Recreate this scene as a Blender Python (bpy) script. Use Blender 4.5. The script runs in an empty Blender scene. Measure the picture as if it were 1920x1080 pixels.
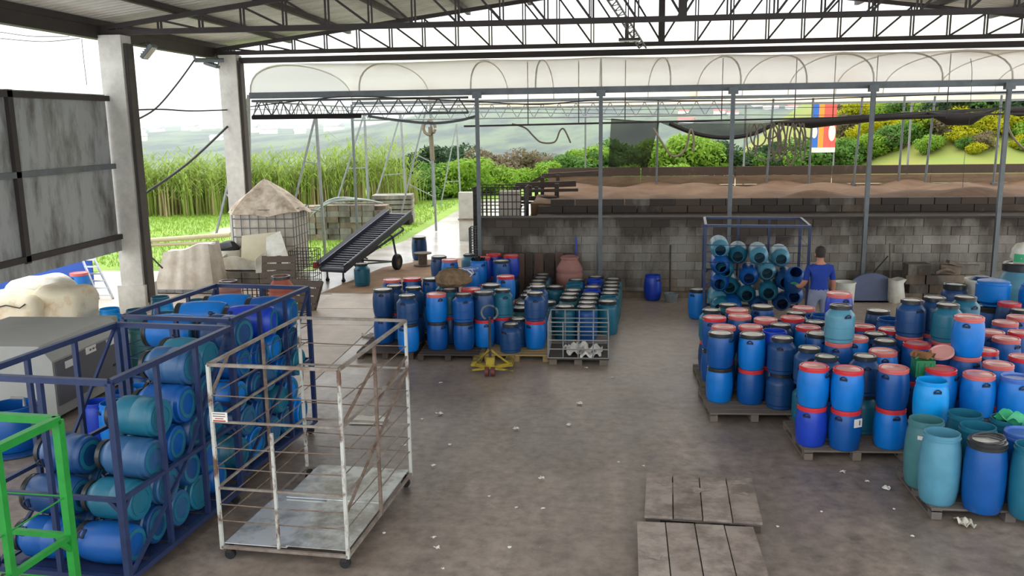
import bpy, math, random
import numpy as np
from mathutils import Vector, Matrix
random.seed(7); rng = np.random.default_rng(7)
SC = bpy.context.scene; COL = SC.collection

# ---------------- camera (world X runs along the block wall, Y goes away from the camera) ----------------
YAW = math.radians(5.5); FPX = 1650.0; PITCH = math.atan(310/1650.0); ROLL = 0.014; EYE = 4.0
FW = Vector((-math.sin(YAW)*math.cos(PITCH), math.cos(YAW)*math.cos(PITCH), -math.sin(PITCH)))
R0 = Vector((math.cos(YAW), math.sin(YAW), 0)); U0 = R0.cross(FW)
RT = R0*math.cos(ROLL) - U0*math.sin(ROLL); UP = RT.cross(FW)
cam = bpy.data.objects.new('camera', bpy.data.cameras.new('camera')); COL.objects.link(cam)
cam.data.sensor_width = 36.0; cam.data.lens = FPX/1920*36.0; cam.data.clip_end = 5000
M3 = Matrix((RT, UP, -FW)).transposed()
cam.matrix_world = Matrix.Translation((0, 0, EYE)) @ M3.to_4x4()
SC.camera = cam
# ---------------- overcast sky ----------------
W = bpy.data.worlds.new('world'); SC.world = W; W.use_nodes = True
wn = W.node_tree; wn.nodes.clear()
bg = wn.nodes.new('ShaderNodeBackground'); wo = wn.nodes.new('ShaderNodeOutputWorld')
tc = wn.nodes.new('ShaderNodeTexCoord'); nz = wn.nodes.new('ShaderNodeTexNoise'); cr = wn.nodes.new('ShaderNodeValToRGB')
nz.inputs['Scale'].default_value = 2.2; nz.inputs['Detail'].default_value = 4
cr.color_ramp.elements[0].color = (0.80, 0.86, 0.91, 1); cr.color_ramp.elements[1].color = (0.95, 0.97, 1.0, 1)
cr.color_ramp.elements[0].position = .3; cr.color_ramp.elements[1].position = .7
wn.links.new(tc.outputs['Generated'], nz.inputs['Vector']); wn.links.new(nz.outputs['Fac'], cr.inputs['Fac'])
wn.links.new(cr.outputs['Color'], bg.inputs['Color']); bg.inputs['Strength'].default_value = 1.0
wn.links.new(bg.outputs['Background'], wo.inputs['Surface'])
sun = bpy.data.lights.new('sun', 'SUN'); sun.energy = 1.1; sun.angle = math.radians(70); sun.color = (1, .98, .95)
so = bpy.data.objects.new('sun', sun); COL.objects.link(so); so.rotation_euler = (math.radians(-36), 0, math.radians(15))
VS = SC.view_settings; VS.view_transform = 'Standard'; VS.look = 'None'; VS.exposure = 1.45; VS.gamma = 1; VS.use_curve_mapping = False
SC.cycles.max_bounces = 6; SC.cycles.transparent_max_bounces = 12; SC.cycles.volume_bounces = 1

# ---------------- measuring: a photo pixel carried onto a known plane of the yard ----------------
def ray(x, y): return FW*FPX + RT*(x-960) - UP*(y-540)
def at(x, y, z=0.0):
    d = ray(x, y); return Vector((0, 0, EYE)) + d*((z-EYE)/d.z)
def at_y(x, y, Y):
    d = ray(x, y); return Vector((0, 0, EYE)) + d*(Y/d.y)

# ---------------- materials ----------------
MATS = {}
def srgb(c):
    return tuple(((v/255)/12.92 if v/255 <= .04045 else ((v/255+.055)/1.055)**2.4) for v in c)
def mat(name, rgb, rough=.6, metal=0, var=.25, scale=3.0, rgb2=None, bump=0, bscale=20, spec=.5, stretch=(1,1,1), thr=(.35,.7), gen='Object'):
    if name in MATS: return MATS[name]
    m = bpy.data.materials.new(name); m.use_nodes = True; nt = m.node_tree; N = nt.nodes; L = nt.links
    b = N['Principled BSDF']; b.inputs['Roughness'].default_value = rough; b.inputs['Metallic'].default_value = metal
    b.inputs['Specular IOR Level'].default_value = spec
    c = srgb(rgb); c2 = srgb(rgb2) if rgb2 else tuple(v*(1-var) for v in c)
    t = N.new('ShaderNodeTexCoord'); mp = N.new('ShaderNodeMapping'); mp.inputs['Scale'].default_value = stretch
    n = N.new('ShaderNodeTexNoise'); n.inputs['Scale'].default_value = scale; n.inputs['Detail'].default_value = 6; n.inputs['Roughness'].default_value = .65
    r = N.new('ShaderNodeValToRGB'); r.color_ramp.elements[0].position = thr[0]; r.color_ramp.elements[1].position = thr[1]
    r.color_ramp.elements[0].color = (*c, 1); r.color_ramp.elements[1].color = (*c2, 1)
    L.new(N.new('ShaderNodeNewGeometry').outputs['Position'] if gen == 'World' else t.outputs[gen], mp.inputs['Vector']); L.new(mp.outputs['Vector'], n.inputs['Vector'])
    L.new(n.outputs['Fac'], r.inputs['Fac']); L.new(r.outputs['Color'], b.inputs['Base Color'])
    if bump:
        n2 = N.new('ShaderNodeTexNoise'); n2.inputs['Scale'].default_value = bscale; n2.inputs['Detail'].default_value = 5
        bp = N.new('ShaderNodeBump'); bp.inputs['Strength'].default_value = bump; bp.inputs['Distance'].default_value = .03
        L.new(mp.outputs['Vector'], n2.inputs['Vector']); L.new(n2.outputs['Fac'], bp.inputs['Height']); L.new(bp.outputs['Normal'], b.inputs['Normal'])
    MATS[name] = m; return m
def plastic(name, rgb, rough=.38, dirt=.22): return mat(name, rgb, rough, var=dirt, scale=6, spec=.5, thr=(.4, .8), bump=.05, bscale=9)
BODY = dict(bright=plastic('bright_blue_plastic', (0, 116, 202)), mid=plastic('blue_plastic', (4, 80, 152)), navy=plastic('navy_plastic', (20, 66, 116)), steel=plastic('steel_blue_plastic', (44, 88, 130)),
            teal=plastic('teal_plastic', (28, 104, 128)), sea=plastic('pale_teal_plastic', (82, 142, 164)), deep=plastic('deep_blue_plastic', (22, 62, 178)),
            cyan=plastic('cyan_blue_plastic', (0, 150, 226)), terra=plastic('terracotta_plastic', (176, 92, 68), .6), pinkterra=plastic('dusty_pink_plastic', (166, 116, 106), .65),
            greenteal=plastic('green_teal_plastic', (66, 120, 124)))
RED = plastic('red_lid_plastic', (206, 52, 60), .28, .15); PINK = plastic('pink_sheen_red_lid_plastic', (208, 104, 100), .3, .15); PALE = plastic('pale_pink_lid_plastic', (222, 158, 150), .26, .12)  # pinks lightened to carry the sky's reflection on red lids
BLACK = plastic('black_lid_plastic', (46, 48, 50), .3, .3); GREYLID = plastic('sky_sheen_grey_lid', (218, 212, 200), .3, .25); BLUELID = plastic('blue_lid_plastic', (70, 110, 190), .3)  # grey lid centres have the sky's sheen on black plastic painted in
HANDLE = plastic('dark_handle_plastic', (14, 30, 62), .5); INSIDE = plastic('shaded_grime', (30, 50, 60), .7)
CONC = mat('concrete', (212, 208, 198), .85, var=.3, scale=2.5, bump=.15, bscale=30)
def block_material(name, light, dark, top=1.45):
    m = bpy.data.materials.new(name); m.use_nodes = True; nt = m.node_tree; N = nt.nodes; L = nt.links; b = N['Principled BSDF']; b.inputs['Roughness'].default_value = .9
    g = N.new('ShaderNodeNewGeometry'); mp = N.new('ShaderNodeMapping'); mp.inputs['Scale'].default_value = (1.1, 1.1, .45); L.new(g.outputs['Position'], mp.inputs['Vector'])
    n = N.new('ShaderNodeTexNoise'); n.inputs['Scale'].default_value = 1.0; n.inputs['Detail'].default_value = 8; n.inputs['Roughness'].default_value = .65; L.new(mp.outputs['Vector'], n.inputs['Vector'])
    s = N.new('ShaderNodeSeparateXYZ'); L.new(g.outputs['Position'], s.inputs['Vector']); r = N.new('ShaderNodeMapRange'); r.inputs['From Min'].default_value = top-.25; r.inputs['From Max'].default_value = top+.4; r.inputs['To Max'].default_value = .22; L.new(s.outputs['Z'], r.inputs['Value'])
    ad = N.new('ShaderNodeMath'); L.new(n.outputs['Fac'], ad.inputs[0]); L.new(r.outputs['Result'], ad.inputs[1])
    oi = N.new('ShaderNodeObjectInfo'); m2 = N.new('ShaderNodeMath'); m2.operation = 'MULTIPLY_ADD'; m2.inputs[1].default_value = .10; L.new(oi.outputs['Random'], m2.inputs[0]); L.new(ad.outputs[0], m2.inputs[2])
    cr = N.new('ShaderNodeValToRGB'); cr.color_ramp.elements[0].position = .42; cr.color_ramp.elements[1].position = .70; cr.color_ramp.elements[0].color = (*srgb(light), 1); cr.color_ramp.elements[1].color = (*srgb(dark), 1); L.new(m2.outputs[0], cr.inputs['Fac'])
    L.new(cr.outputs['Color'], b.inputs['Base Color'])
    n2 = N.new('ShaderNodeTexNoise'); n2.inputs['Scale'].default_value = 18; n2.inputs['Detail'].default_value = 6; L.new(g.outputs['Position'], n2.inputs['Vector']); bp = N.new('ShaderNodeBump'); bp.inputs['Strength'].default_value = .4; bp.inputs['Distance'].default_value = .02; L.new(n2.outputs['Fac'], bp.inputs['Height']); L.new(bp.outputs['Normal'], b.inputs['Normal'])
    return m
BLOCK = [block_material('concrete_block_grey', (150, 145, 135), (74, 66, 58)), block_material('concrete_block_pale', (156, 151, 141), (84, 76, 67)), block_material('concrete_block_stained', (136, 128, 116), (64, 56, 50)), block_material('concrete_block_brown', (148, 132, 113), (82, 69, 58))]
FLOORM = None
STEELDK = mat('dark_brown_steel', (58, 50, 48), .6, metal=.1, var=.3); STEEL = mat('galvanised_steel', (150, 154, 154), .5, metal=.5, var=.25, scale=5)
STEELG = mat('grey_pole_steel', (112, 118, 120), .55, metal=.3, var=.3); BLUEST = mat('navy_painted_steel', (40, 54, 92), .4, metal=.15, var=.3, scale=9)
GREENST = mat('green_painted_steel', (30, 138, 50), .35, var=.25, scale=8); RUSTST = mat('rusty_white_steel', (184, 184, 176), .6, rgb2=(98, 72, 56), scale=7, thr=(.5, .62), stretch=(1, 1, .6))
RUSTDK = mat('rusty_steel', (128, 112, 98), .7, rgb2=(84, 62, 50), scale=8); PIPEG = mat('grey_brown_pipe', (150, 144, 134), .5, rgb2=(112, 92, 78), scale=6, metal=.2); ROOFM = mat('weathered_roof_sheet', (214, 210, 200), .6, var=.3, scale=1.2, bump=.05)
WOOD = [mat('pallet_wood_%s' % k, c, .85, var=.4, scale=4, stretch=(1, 6, 6), bump=.3, bscale=18) for k, c in (('grey', (122, 110, 98)), ('dark', (78, 66, 58)), ('new', (176, 148, 102)), ('dirty', (112, 104, 97)))]
RUBBER = mat('black_rubber', (30, 30, 32), .6, var=.2); WHITEPL = mat('white_plastic', (226, 226, 216), .5, rgb2=(190, 180, 156), scale=3)
TANKPL = mat('milky_tank_plastic', (208, 200, 186), .55, rgb2=(170, 156, 138), scale=2.5); TARP = mat('dirty_tarpaulin', (206, 192, 172), .7, rgb2=(150, 128, 106), scale=4, bump=.4, bscale=8)
SHEETG = mat('grey_machine_paint', (158, 158, 152), .45, var=.12, scale=2); SHEETD = mat('dark_grey_machine_paint', (92, 94, 100), .45, var=.15, scale=2)
FOAM = mat('yellowed_foam', (226, 214, 186), .8, rgb2=(196, 158, 108), scale=3.2, bump=.5, bscale=5, thr=(.5, .75)); BLUEW = mat('blue_tarpaulin', (34, 84, 178), .5, var=.15, scale=1)
ALU = mat('aluminium', (206, 210, 212), .35, metal=.6, var=.1); PAPER = mat('scrap_paper', (226, 222, 214), .8, var=.15)
SOIL = mat('red_brown_soil', (116, 88, 62), .95, rgb2=(92, 66, 46), scale=1.5, bump=.6, bscale=6); PLANK = mat('brown_bed_board', (140, 118, 94), .9, rgb2=(112, 90, 68), scale=1.2, stretch=(1, 1, 6))
GRASSM = mat('lawn_grass', (128, 154, 58), .9, rgb2=(100, 132, 44), scale=.35, bump=.6, bscale=14); DIRTM = mat('sandy_dirt', (140, 126, 108), .9, rgb2=(118, 100, 80), scale=.6, bump=.3)
BLACKCL = mat('black_shade_net', (34, 30, 28), .9, var=.2); HOSEM = mat('grey_hose', (128, 116, 98), .7, var=.3); CABLE = mat('dark_cable', (50, 48, 46), .7, var=.1)
SKIN = mat('skin', (188, 128, 100), .6, var=.1, scale=10); SHIRT = mat('blue_shirt_cloth', (30, 62, 152), .9, var=.2, scale=8, bump=.3, bscale=12)
TROUS = mat('grey_trouser_cloth', (142, 148, 172), .9, var=.2, scale=6, bump=.3, bscale=10); HAIR = mat('dark_hair', (52, 42, 36), .8, var=.2, scale=30); GLOVE = mat('green_glove', (28, 132, 92), .6, var=.1)
SHOE = mat('dark_boot', (40, 38, 36), .7); GREENPL = plastic('green_plastic', (26, 112, 66)); BURLAP = mat('burlap_sack', (136, 112, 84), .9, rgb2=(92, 74, 54), scale=9, bump=.8, bscale=14)
GREENBAG = mat('green_bag_plastic', (60, 176, 122), .4, var=.2); YELLOWST = mat('worn_yellow_steel', (176, 152, 40), .6, rgb2=(90, 76, 50), scale=6, thr=(.45, .6))

# ---------------- mesh building ----------------
class MB:
    def __init__(s): s.v = []; s.f = []; s.mi = []; s.k = 0
    def add(s, vs, fs):
        b = len(s.v); s.v += [tuple(p) for p in vs]; s.f += [tuple(i+b for i in q) for q in fs]; s.mi += [s.k]*len(fs); return s
    def box(s, c, d, M=None):
        x, y, z = d[0]/2, d[1]/2, d[2]/2
        vs = [Vector((a*x, b*y, e*z)) for e in (-1, 1) for a, b in ((-1, -1), (1, -1), (1, 1), (-1, 1))]
        if M is not None: vs = [M @ p for p in vs]
        c = Vector(c)
        return s.add([p+c for p in vs], [(3, 2, 1, 0), (4, 5, 6, 7), (0, 1, 5, 4), (1, 2, 6, 5), (2, 3, 7, 6), (3, 0, 4, 7)])
    def bar(s, a, b, w, h=None):            # square section bar from a to b
        a = Vector(a); b = Vector(b); d = b-a; L = d.length
        if L < 1e-6: return s
        q = d.to_track_quat('Y', 'Z').to_matrix()
        return s.box((a+b)/2, (w, L, h or w), q)
    def tube(s, pts, r, n=8, closed=False, caps=True, r1=None):
        P = [Vector(p) for p in pts]; m = len(P); rings = []; vs = []
        up = None
        for i, p in enumerate(P):
            if closed: d = P[(i+1) % m]-P[i-1]
            else: d = P[min(i+1, m-1)]-P[max(i-1, 0)]
            d.normalize()
            if up is None: up = Vector((0, 0, 1)) if abs(d.z) < .9 else Vector((1, 0, 0))
            x = d.cross(up)
            if x.length < 1e-5: x = d.orthogonal()
            x.normalize(); yv = x.cross(d); up = yv if abs(d.z) > .5 else up
            rr = r if r1 is None else r+(r1-r)*i/max(m-1, 1)
            if isinstance(r, (list, tuple)): rr = r[i]
            for k in range(n):
                t = 2*math.pi*k/n; vs.append(p + x*(rr*math.cos(t)) + yv*(rr*math.sin(t)))
        fs = []
        for i in range(m if closed else m-1):
            j = (i+1) % m
            for k in range(n):
                l = (k+1) % n; fs.append((i*n+k, i*n+l, j*n+l, j*n+k))
        if caps and not closed: fs += [tuple(range(n-1, -1, -1)), tuple((m-1)*n+k for k in range(n))]
        return s.add(vs, fs)
    def lathe(s, prof, n=20, M=None, sx=1, sy=1):
        vs = []; idx = []
        for r, z in prof:
            if r < 1e-6: idx.append([len(vs)]*n); vs.append(Vector((0, 0, z)))
            else:
                idx.append(list(range(len(vs), len(vs)+n)))
                vs += [Vector((sx*r*math.cos(2*math.pi*k/n), sy*r*math.sin(2*math.pi*k/n), z)) for k in range(n)]
        fs = []
        for a, b in zip(idx, idx[1:]):
            for k in range(n):
                l = (k+1) % n; q = [a[k], a[l], b[l], b[k]]; o = []
                for i in q:
                    if i not in o: o.append(i)
                if len(o) > 2: fs.append(tuple(o))
        if M is not None: vs = [M @ p for p in vs]
        return s.add(vs, fs)
    def grid(s, fn, nu, nv):
        vs = [fn(i/nu, j/nv) for j in range(nv+1) for i in range(nu+1)]
        return s.add(vs, [(j*(nu+1)+i, j*(nu+1)+i+1, (j+1)*(nu+1)+i+1, (j+1)*(nu+1)+i) for j in range(nv) for i in range(nu)])
    def slab(s, fn, nu, nv, th):            # a sheet with real thickness; fn(u,v)->(point)
        top = [Vector(fn(i/nu, j/nv)) for j in range(nv+1) for i in range(nu+1)]
        w = nu+1; nrm = []
        for j in range(nv+1):
            for i in range(nu+1):
                a = top[j*w+min(i+1, nu)]-top[j*w+max(i-1, 0)]; b = top[min(j+1, nv)*w+i]-top[max(j-1, 0)*w+i]
                c = a.cross(b); nrm.append(c.normalized() if c.length > 1e-9 else Vector((0, 0, 1)))
        bot = [p-n*th for p, n in zip(top, nrm)]; o = len(top)
        fs = []
        for j in range(nv):
            for i in range(nu):
                a, b, c, d = j*w+i, j*w+i+1, (j+1)*w+i+1, (j+1)*w+i
                fs += [(a, b, c, d), (d+o, c+o, b+o, a+o)]
        for i in range(nu): fs += [(i+1, i, i+o, i+1+o), (nv*w+i, nv*w+i+1, nv*w+i+1+o, nv*w+i+o)]
        for j in range(nv): fs += [(j*w, (j+1)*w, (j+1)*w+o, j*w+o), ((j+1)*w+nu, j*w+nu, j*w+nu+o, (j+1)*w+nu+o)]
        return s.add(top+bot, fs)
    def mesh(s, name, mats, smooth=True, angle=35):
        me = bpy.data.meshes.new(name); me.from_pydata(s.v, [], s.f); me.update()
        for m in (mats if isinstance(mats, (list, tuple)) else [mats]): me.materials.append(m)
        if any(s.mi): me.polygons.foreach_set('material_index', s.mi)
        if smooth:
            me.polygons.foreach_set('use_smooth', [True]*len(me.polygons)); me.set_sharp_from_angle(angle=math.radians(angle))
        return me
    def build(s, name, mats, parent=None, smooth=True, loc=None, **kw):
        return put(name, s.mesh(name, mats, smooth), parent, loc)
def put(name, me, parent=None, loc=None, rot=None, scale=None):
    o = bpy.data.objects.new(name, me); COL.objects.link(o)
    if parent is not None: o.parent = parent
    if loc is not None: o.location = loc
    if rot is not None: o.rotation_euler = rot
    if scale is not None: o.scale = scale
    return o
def tag(o, label=None, cat=None, group=None, kind=None):
    if label: o['label'] = label
    if cat: o['category'] = cat
    if group: o['group'] = group
    if kind: o['kind'] = kind
    return o
def empty(name, loc=(0, 0, 0), rz=0, label=None, cat=None, group=None, kind=None):
    o = bpy.data.objects.new(name, None); COL.objects.link(o); o.location = loc; o.rotation_euler = (0, 0, rz)
    o.empty_display_size = .1
    return tag(o, label, cat, group, kind)
ORD = ['first', 'second', 'third', 'fourth', 'fifth', 'sixth', 'seventh', 'eighth', 'ninth', 'tenth', 'eleventh', 'twelfth', 'thirteenth', 'fourteenth', 'fifteenth', 'sixteenth', 'seventeenth', 'eighteenth', 'nineteenth', 'twentieth']
for t_, w_ in (('twentieth', 'twenty'), ('thirtieth', 'thirty'), ('fortieth', 'forty')):
    if t_ != 'twentieth': ORD.append(t_)
    ORD += [w_+'-'+o_ for o_ in ORD[:9]]
MESH = {}
def cached(key, fn):
    if key not in MESH: MESH[key] = fn()
    return MESH[key]
def jit(a): return random.uniform(-a, a)

# =====================================================================================================
# THE SETTING
# =====================================================================================================
def floor_material():
    m = bpy.data.materials.new('dirty_concrete_floor'); m.use_nodes = True; nt = m.node_tree; N = nt.nodes; L = nt.links; b = N['Principled BSDF']
    t = N.new('ShaderNodeTexCoord')
    def noise(s, d=8, st=None):
        n = N.new('ShaderNodeTexNoise'); n.inputs['Scale'].default_value = s; n.inputs['Detail'].default_value = d; n.inputs['Roughness'].default_value = .62
        if st:
            mp = N.new('ShaderNodeMapping'); mp.inputs['Scale'].default_value = st; L.new(t.outputs['Object'], mp.inputs['Vector']); L.new(mp.outputs['Vector'], n.inputs['Vector'])
        else: L.new(t.outputs['Object'], n.inputs['Vector'])
        return n
    def ramp(src, stops):
        r = N.new('ShaderNodeValToRGB'); e = r.color_ramp.elements
        e[0].position, e[0].color = stops[0][0], (*srgb(stops[0][1]), 1); e[1].position, e[1].color = stops[-1][0], (*srgb(stops[-1][1]), 1)
        for p, c in stops[1:-1]:
            x = e.new(p); x.color = (*srgb(c), 1)
        L.new(src, r.inputs['Fac']); return r
    def mix(a, bb, f, mode='MIX'):
        x = N.new('ShaderNodeMix'); x.data_type = 'RGBA'; x.blend_type = mode
        if isinstance(f, float): x.inputs['Factor'].default_value = f
        else: L.new(f, x.inputs['Factor'])
        L.new(a, x.inputs['A']); L.new(bb, x.inputs['B']); return x.outputs['Result']
    base = ramp(noise(.55).outputs['Fac'], [(.3, (144, 128, 116)), (.5, (164, 148, 135)), (.7, (184, 168, 154))])
    fine = ramp(noise(7, 10).outputs['Fac'], [(.3, (150, 150, 150)), (.55, (220, 220, 220)), (.75, (255, 255, 255))])
    strk = ramp(noise(1.2, 8, (1, .25, 1)).outputs['Fac'], [(.35, (170, 168, 166)), (.65, (255, 255, 255))])
    c = mix(base.outputs['Color'], fine.outputs['Color'], .8, 'MULTIPLY'); c = mix(c, strk.outputs['Color'], .7, 'MULTIPLY')
    dust = ramp(noise(24, 6).outputs['Fac'], [(.66, (0, 0, 0)), (.74, (255, 255, 255))]); g = N.new('ShaderNodeRGB'); g.outputs[0].default_value = (*srgb((176, 164, 150)), 1)
    c = mix(c, g.outputs[0], dust.outputs['Color'])
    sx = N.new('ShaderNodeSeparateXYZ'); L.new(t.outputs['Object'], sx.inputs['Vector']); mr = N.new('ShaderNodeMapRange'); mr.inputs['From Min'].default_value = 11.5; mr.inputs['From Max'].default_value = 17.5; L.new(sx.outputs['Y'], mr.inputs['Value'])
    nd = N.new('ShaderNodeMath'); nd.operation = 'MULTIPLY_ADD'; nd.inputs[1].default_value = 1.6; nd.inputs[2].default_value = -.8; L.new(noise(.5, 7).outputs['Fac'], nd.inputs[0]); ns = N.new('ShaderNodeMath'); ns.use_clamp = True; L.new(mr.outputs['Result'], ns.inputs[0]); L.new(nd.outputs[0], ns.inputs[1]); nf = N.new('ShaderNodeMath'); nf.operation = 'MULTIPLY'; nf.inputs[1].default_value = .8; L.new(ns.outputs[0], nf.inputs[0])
    dc = ramp(noise(5, 8).outputs['Fac'], [(.3, (176, 156, 136)), (.7, (206, 190, 172))]); c = mix(c, dc.outputs['Color'], nf.outputs[0])   # lighter tan mixed in with distance, broken up by noise
    L.new(c, b.inputs['Base Color'])
    rr = N.new('ShaderNodeMapRange'); rr.inputs['To Min'].default_value = .22; rr.inputs['To Max'].default_value = .62; b.inputs['Specular IOR Level'].default_value = .6
    L.new(noise(1.1).outputs['Fac'], rr.inputs['Value']); L.new(rr.outputs['Result'], b.inputs['Roughness'])
    bp = N.new('ShaderNodeBump'); bp.inputs['Strength'].default_value = .25; bp.inputs['Distance'].default_value = .02
    L.new(noise(9, 8).outputs['Fac'], bp.inputs['Height']); L.new(bp.outputs['Normal'], b.inputs['Normal'])
    return m
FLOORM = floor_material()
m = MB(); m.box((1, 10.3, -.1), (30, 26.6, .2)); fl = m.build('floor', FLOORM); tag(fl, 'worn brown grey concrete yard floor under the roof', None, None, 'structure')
SLAB = mat('tan_concrete_slab', (188, 168, 146), .5, rgb2=(150, 132, 114), scale=1.3, bump=.15, bscale=14)
for (x0, x1, y0, y1) in ((-6.3, -4.45, 12.0, 13.6), (-6.3, -4.45, 13.63, 15.3), (-6.3, -4.45, 15.33, 17.0), (-6.3, -4.45, 17.03, 18.6), (-4.42, -2.6, 19.0, 20.1), (-6.3, -4.45, 18.63, 20.6)):
    o = MB().box(((x0+x1)/2, (y0+y1)/2, .004), (x1-x0, y1-y0, .012)).build('floor_slab', SLAB, fl, smooth=False)
# ground outside
m = MB(); m.box((0, 38.8, -.12), (160, 30.4, .2)); tag(m.build('ground_lawn', GRASSM), 'bright green lawn beyond the yard', None, None, 'structure')
def flat(name, pts, z, mt, label, kind='structure'):
    n = len(pts); vs = [(x, y, z) for x, y in pts]+[(x, y, z-.05) for x, y in pts]
    fs = [tuple(range(n)), tuple(range(2*n-1, n-1, -1))]+[(i, i+n, (i+1) % n+n, (i+1) % n) for i in range(n)]
    return tag(MB().add(vs, fs).build(name, mt, smooth=False), label, None, None, kind)
WETC = mat('wet_concrete', (176, 172, 166), .22, rgb2=(150, 142, 132), scale=.8, spec=.6, thr=(.4, .6))
flat('ground_road', [(-7.9, 23.0), (-7.6, 20.3), (-2.8, 20.3), (-2.8, 24.5), (-2.9, 46), (-6.3, 46), (-6.6, 30)], .012, WETC, 'wet pale concrete road shining beside the lawn')
flat('ground_dirt', [(-6.6, 20.4), (-2.9, 20.4), (-3.2, 26.2), (-5.0, 25.6), (-6.0, 24.2)], .016, mat('brown_dirt', (150, 118, 88), .9, rgb2=(120, 92, 68), scale=1.5, bump=.4), 'brown dirt strewn around the conveyor')
flat('ground_gravel', [(-16, 19.3), (-10.8, 19.3), (-10.8, 23), (-16, 23)], -.012, DIRTM, 'grey dirt strip behind the ladder')
flat('ground_mud', [(-14.5, 31), (-9.6, 31.5), (-9.4, 35), (-13, 36.5), (-15, 34)], -.012, mat('mud_patch', (168, 156, 138), .5, rgb2=(126, 134, 92), scale=.9), 'bare muddy patch with puddles in the lawn')
flat('ground_sand', [(1, 30.5), (40, 30.5), (44, 62), (6, 62)], -.012, mat('pale_sand', (196, 182, 156), .95, rgb2=(170, 168, 122), scale=.12), 'pale sandy ground behind the soil beds')

# ---- roof: two slopes of ribbed sheets on purlins, two lattice trusses
EX0, RX, EX1, EZ, SLOPE = -10.45, 1.7, 13.85, 6.1, .126
def roof_z(x): return EZ + SLOPE*((x-EX0) if x < RX else (EX1-x))
roof = empty('ceiling', (0, 0, 0), label='weathered ribbed sheet roof over the yard', kind='structure')
def sheet_mesh(x0, x1):
    prof = []; per = .25
    for k in range(4):
        y = k*per; prof += [(y, 0), (y+.10, 0), (y+.135, .04), (y+.215, .04)]
    prof.append((1.0, 0)); mb = MB()
    return mb.slab(lambda u, v: Vector((x0+(x1-x0)*u, prof[round(v*(len(prof)-1))][0], roof_z(x0+(x1-x0)*u)+.14+prof[round(v*(len(prof)-1))][1])), 1, len(prof)-1, -.004).mesh('roof_sheet', ROOFM, smooth=False)
sl, sr = sheet_mesh(-10.95, RX), sheet_mesh(RX, 14.3)
for k in range(22):
    for me in (sl, sr): put('roof_sheet', me, roof, (0, 3.25+k, 0))
for i in range(8):
    for sgn in (0, 1):
        x = EX0+.02+i*1.72 if not sgn else EX1-.02-i*1.72
        if (not sgn and x > RX) or (sgn and x < RX): continue
        MB().box((x, 14.25, roof_z(x)+.07), (.11, 22.3, .13)).build('purlin', STEELDK, roof, smooth=False)
eb = MB(); eb.box((-10.5, 14.2, 5.98), (.22, 22.4, .26)); eb.box((-10.72, 14.2, 6.05), (.1, 22.6, .12))
eb.build('eave_beam', STEELDK, roof, smooth=False)

def truss(Y, label, double):
    t = empty('roof_truss', (0, Y, 5.95), label=label, cat='roof truss', group='roof trusses across the yard')
    zb = 5.98
    P = lambda x, z: (x, 0, z-5.95)
    MB().bar(P(EX0, zb), P(EX1, zb), .10, .11).build('bottom_chord', STEELDK, t, smooth=False)
    MB().bar(P(EX0, roof_z(EX0)-.04), P(RX, roof_z(RX)-.04), .09, .10).build('top_chord', STEELDK, t, smooth=False)
    MB().bar(P(RX, roof_z(RX)-.04), P(EX1, roof_z(EX1)-.04), .09, .10).build('top_chord', STEELDK, t, smooth=False)
    n = 13; xs = [EX0+.45+(RX-EX0-.45)*i/n for i in range(n+1)]; xs2 = [EX0+EX1-x for x in xs]
    for X, s in ((xs, 1), (xs2, -1)):
        for i, x in enumerate(X):
            if s < 0 and i == n: continue
            zt = roof_z(x)-.05; mb = MB()
            if i == n: mb.bar(P(x, zb), P(x, zt), .16, .12)
            elif double:
                for d in (-.035, .035): mb.bar((x+d, 0, zb-5.95), (x+d, 0, zt-5.95), .03, .05)
            else: mb.bar(P(x, zb), P(x, zt), .05, .05)
            mb.build('vertical_strut', STEELDK, t, smooth=False)
            if i < n:
                x2 = X[i+1]; MB().bar(P(x, roof_z(x)-.06), P(x2, zb+.02), .045, .045).build('diagonal_strut', STEELDK, t, smooth=False)
    return t
truss(18.35, 'nearer dark steel lattice truss resting on the first concrete column', True)
truss(24.1, 'farther dark steel lattice truss at the open end of the roof', True)
tag(MB().bar((-9.75, 24.15, 5.78), (13.8, 24.15, 5.78), .16, .15).build('tie_beam', STEELDK, smooth=False), 'dark steel tie beam running just below the farther truss', 'beam')
# lattice brace between the trusses
lb = empty('lattice_brace', (0, 0, 0), label='grey lattice brace slanting between the two roof trusses', cat='brace')
a = at_y(1128, -30, 18.4); b = at_y(1205, 90, 24.0)
for off in (Vector((.09, 0, 0)), Vector((-.09, 0, 0)), Vector((0, 0, .14))): MB().bar(a+off, b+off, .035).build('brace_rail', STEEL, lb, smooth=False)
for i in range(14):
    p, q = a.lerp(b, i/14), a.lerp(b, (i+1)/14)
    MB().bar(p+Vector((.09, 0, 0)), q+Vector((-.09, 0, 0)), .02).build('lacing_bar', STEEL, lb, smooth=False)
    MB().bar(p+Vector((-.09, 0, 0)), q+Vector((0, 0, .14)), .02).build('lacing_bar', STEEL, lb, smooth=False)
# hanging strip lamp
hl = empty('hanging_lamp', label='dark strip lamp hung from the nearer truss near the ridge', cat='lamp')
p = at_y(1180, 74, 18.3)
MB().box(p, (.42, .16, .05)).build('lamp_housing', STEELDK, hl, smooth=False)
MB().box(p+Vector((0, 0, -.03)), (.38, .12, .02)).build('diffuser', WHITEPL, hl, smooth=False)
for dx in (-.05, .09): MB().bar(p+Vector((dx, 0, 0)), Vector((p.x+dx, p.y, 6.0)), .03).build('hanger_rod', STEELDK, hl, smooth=False)

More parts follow.
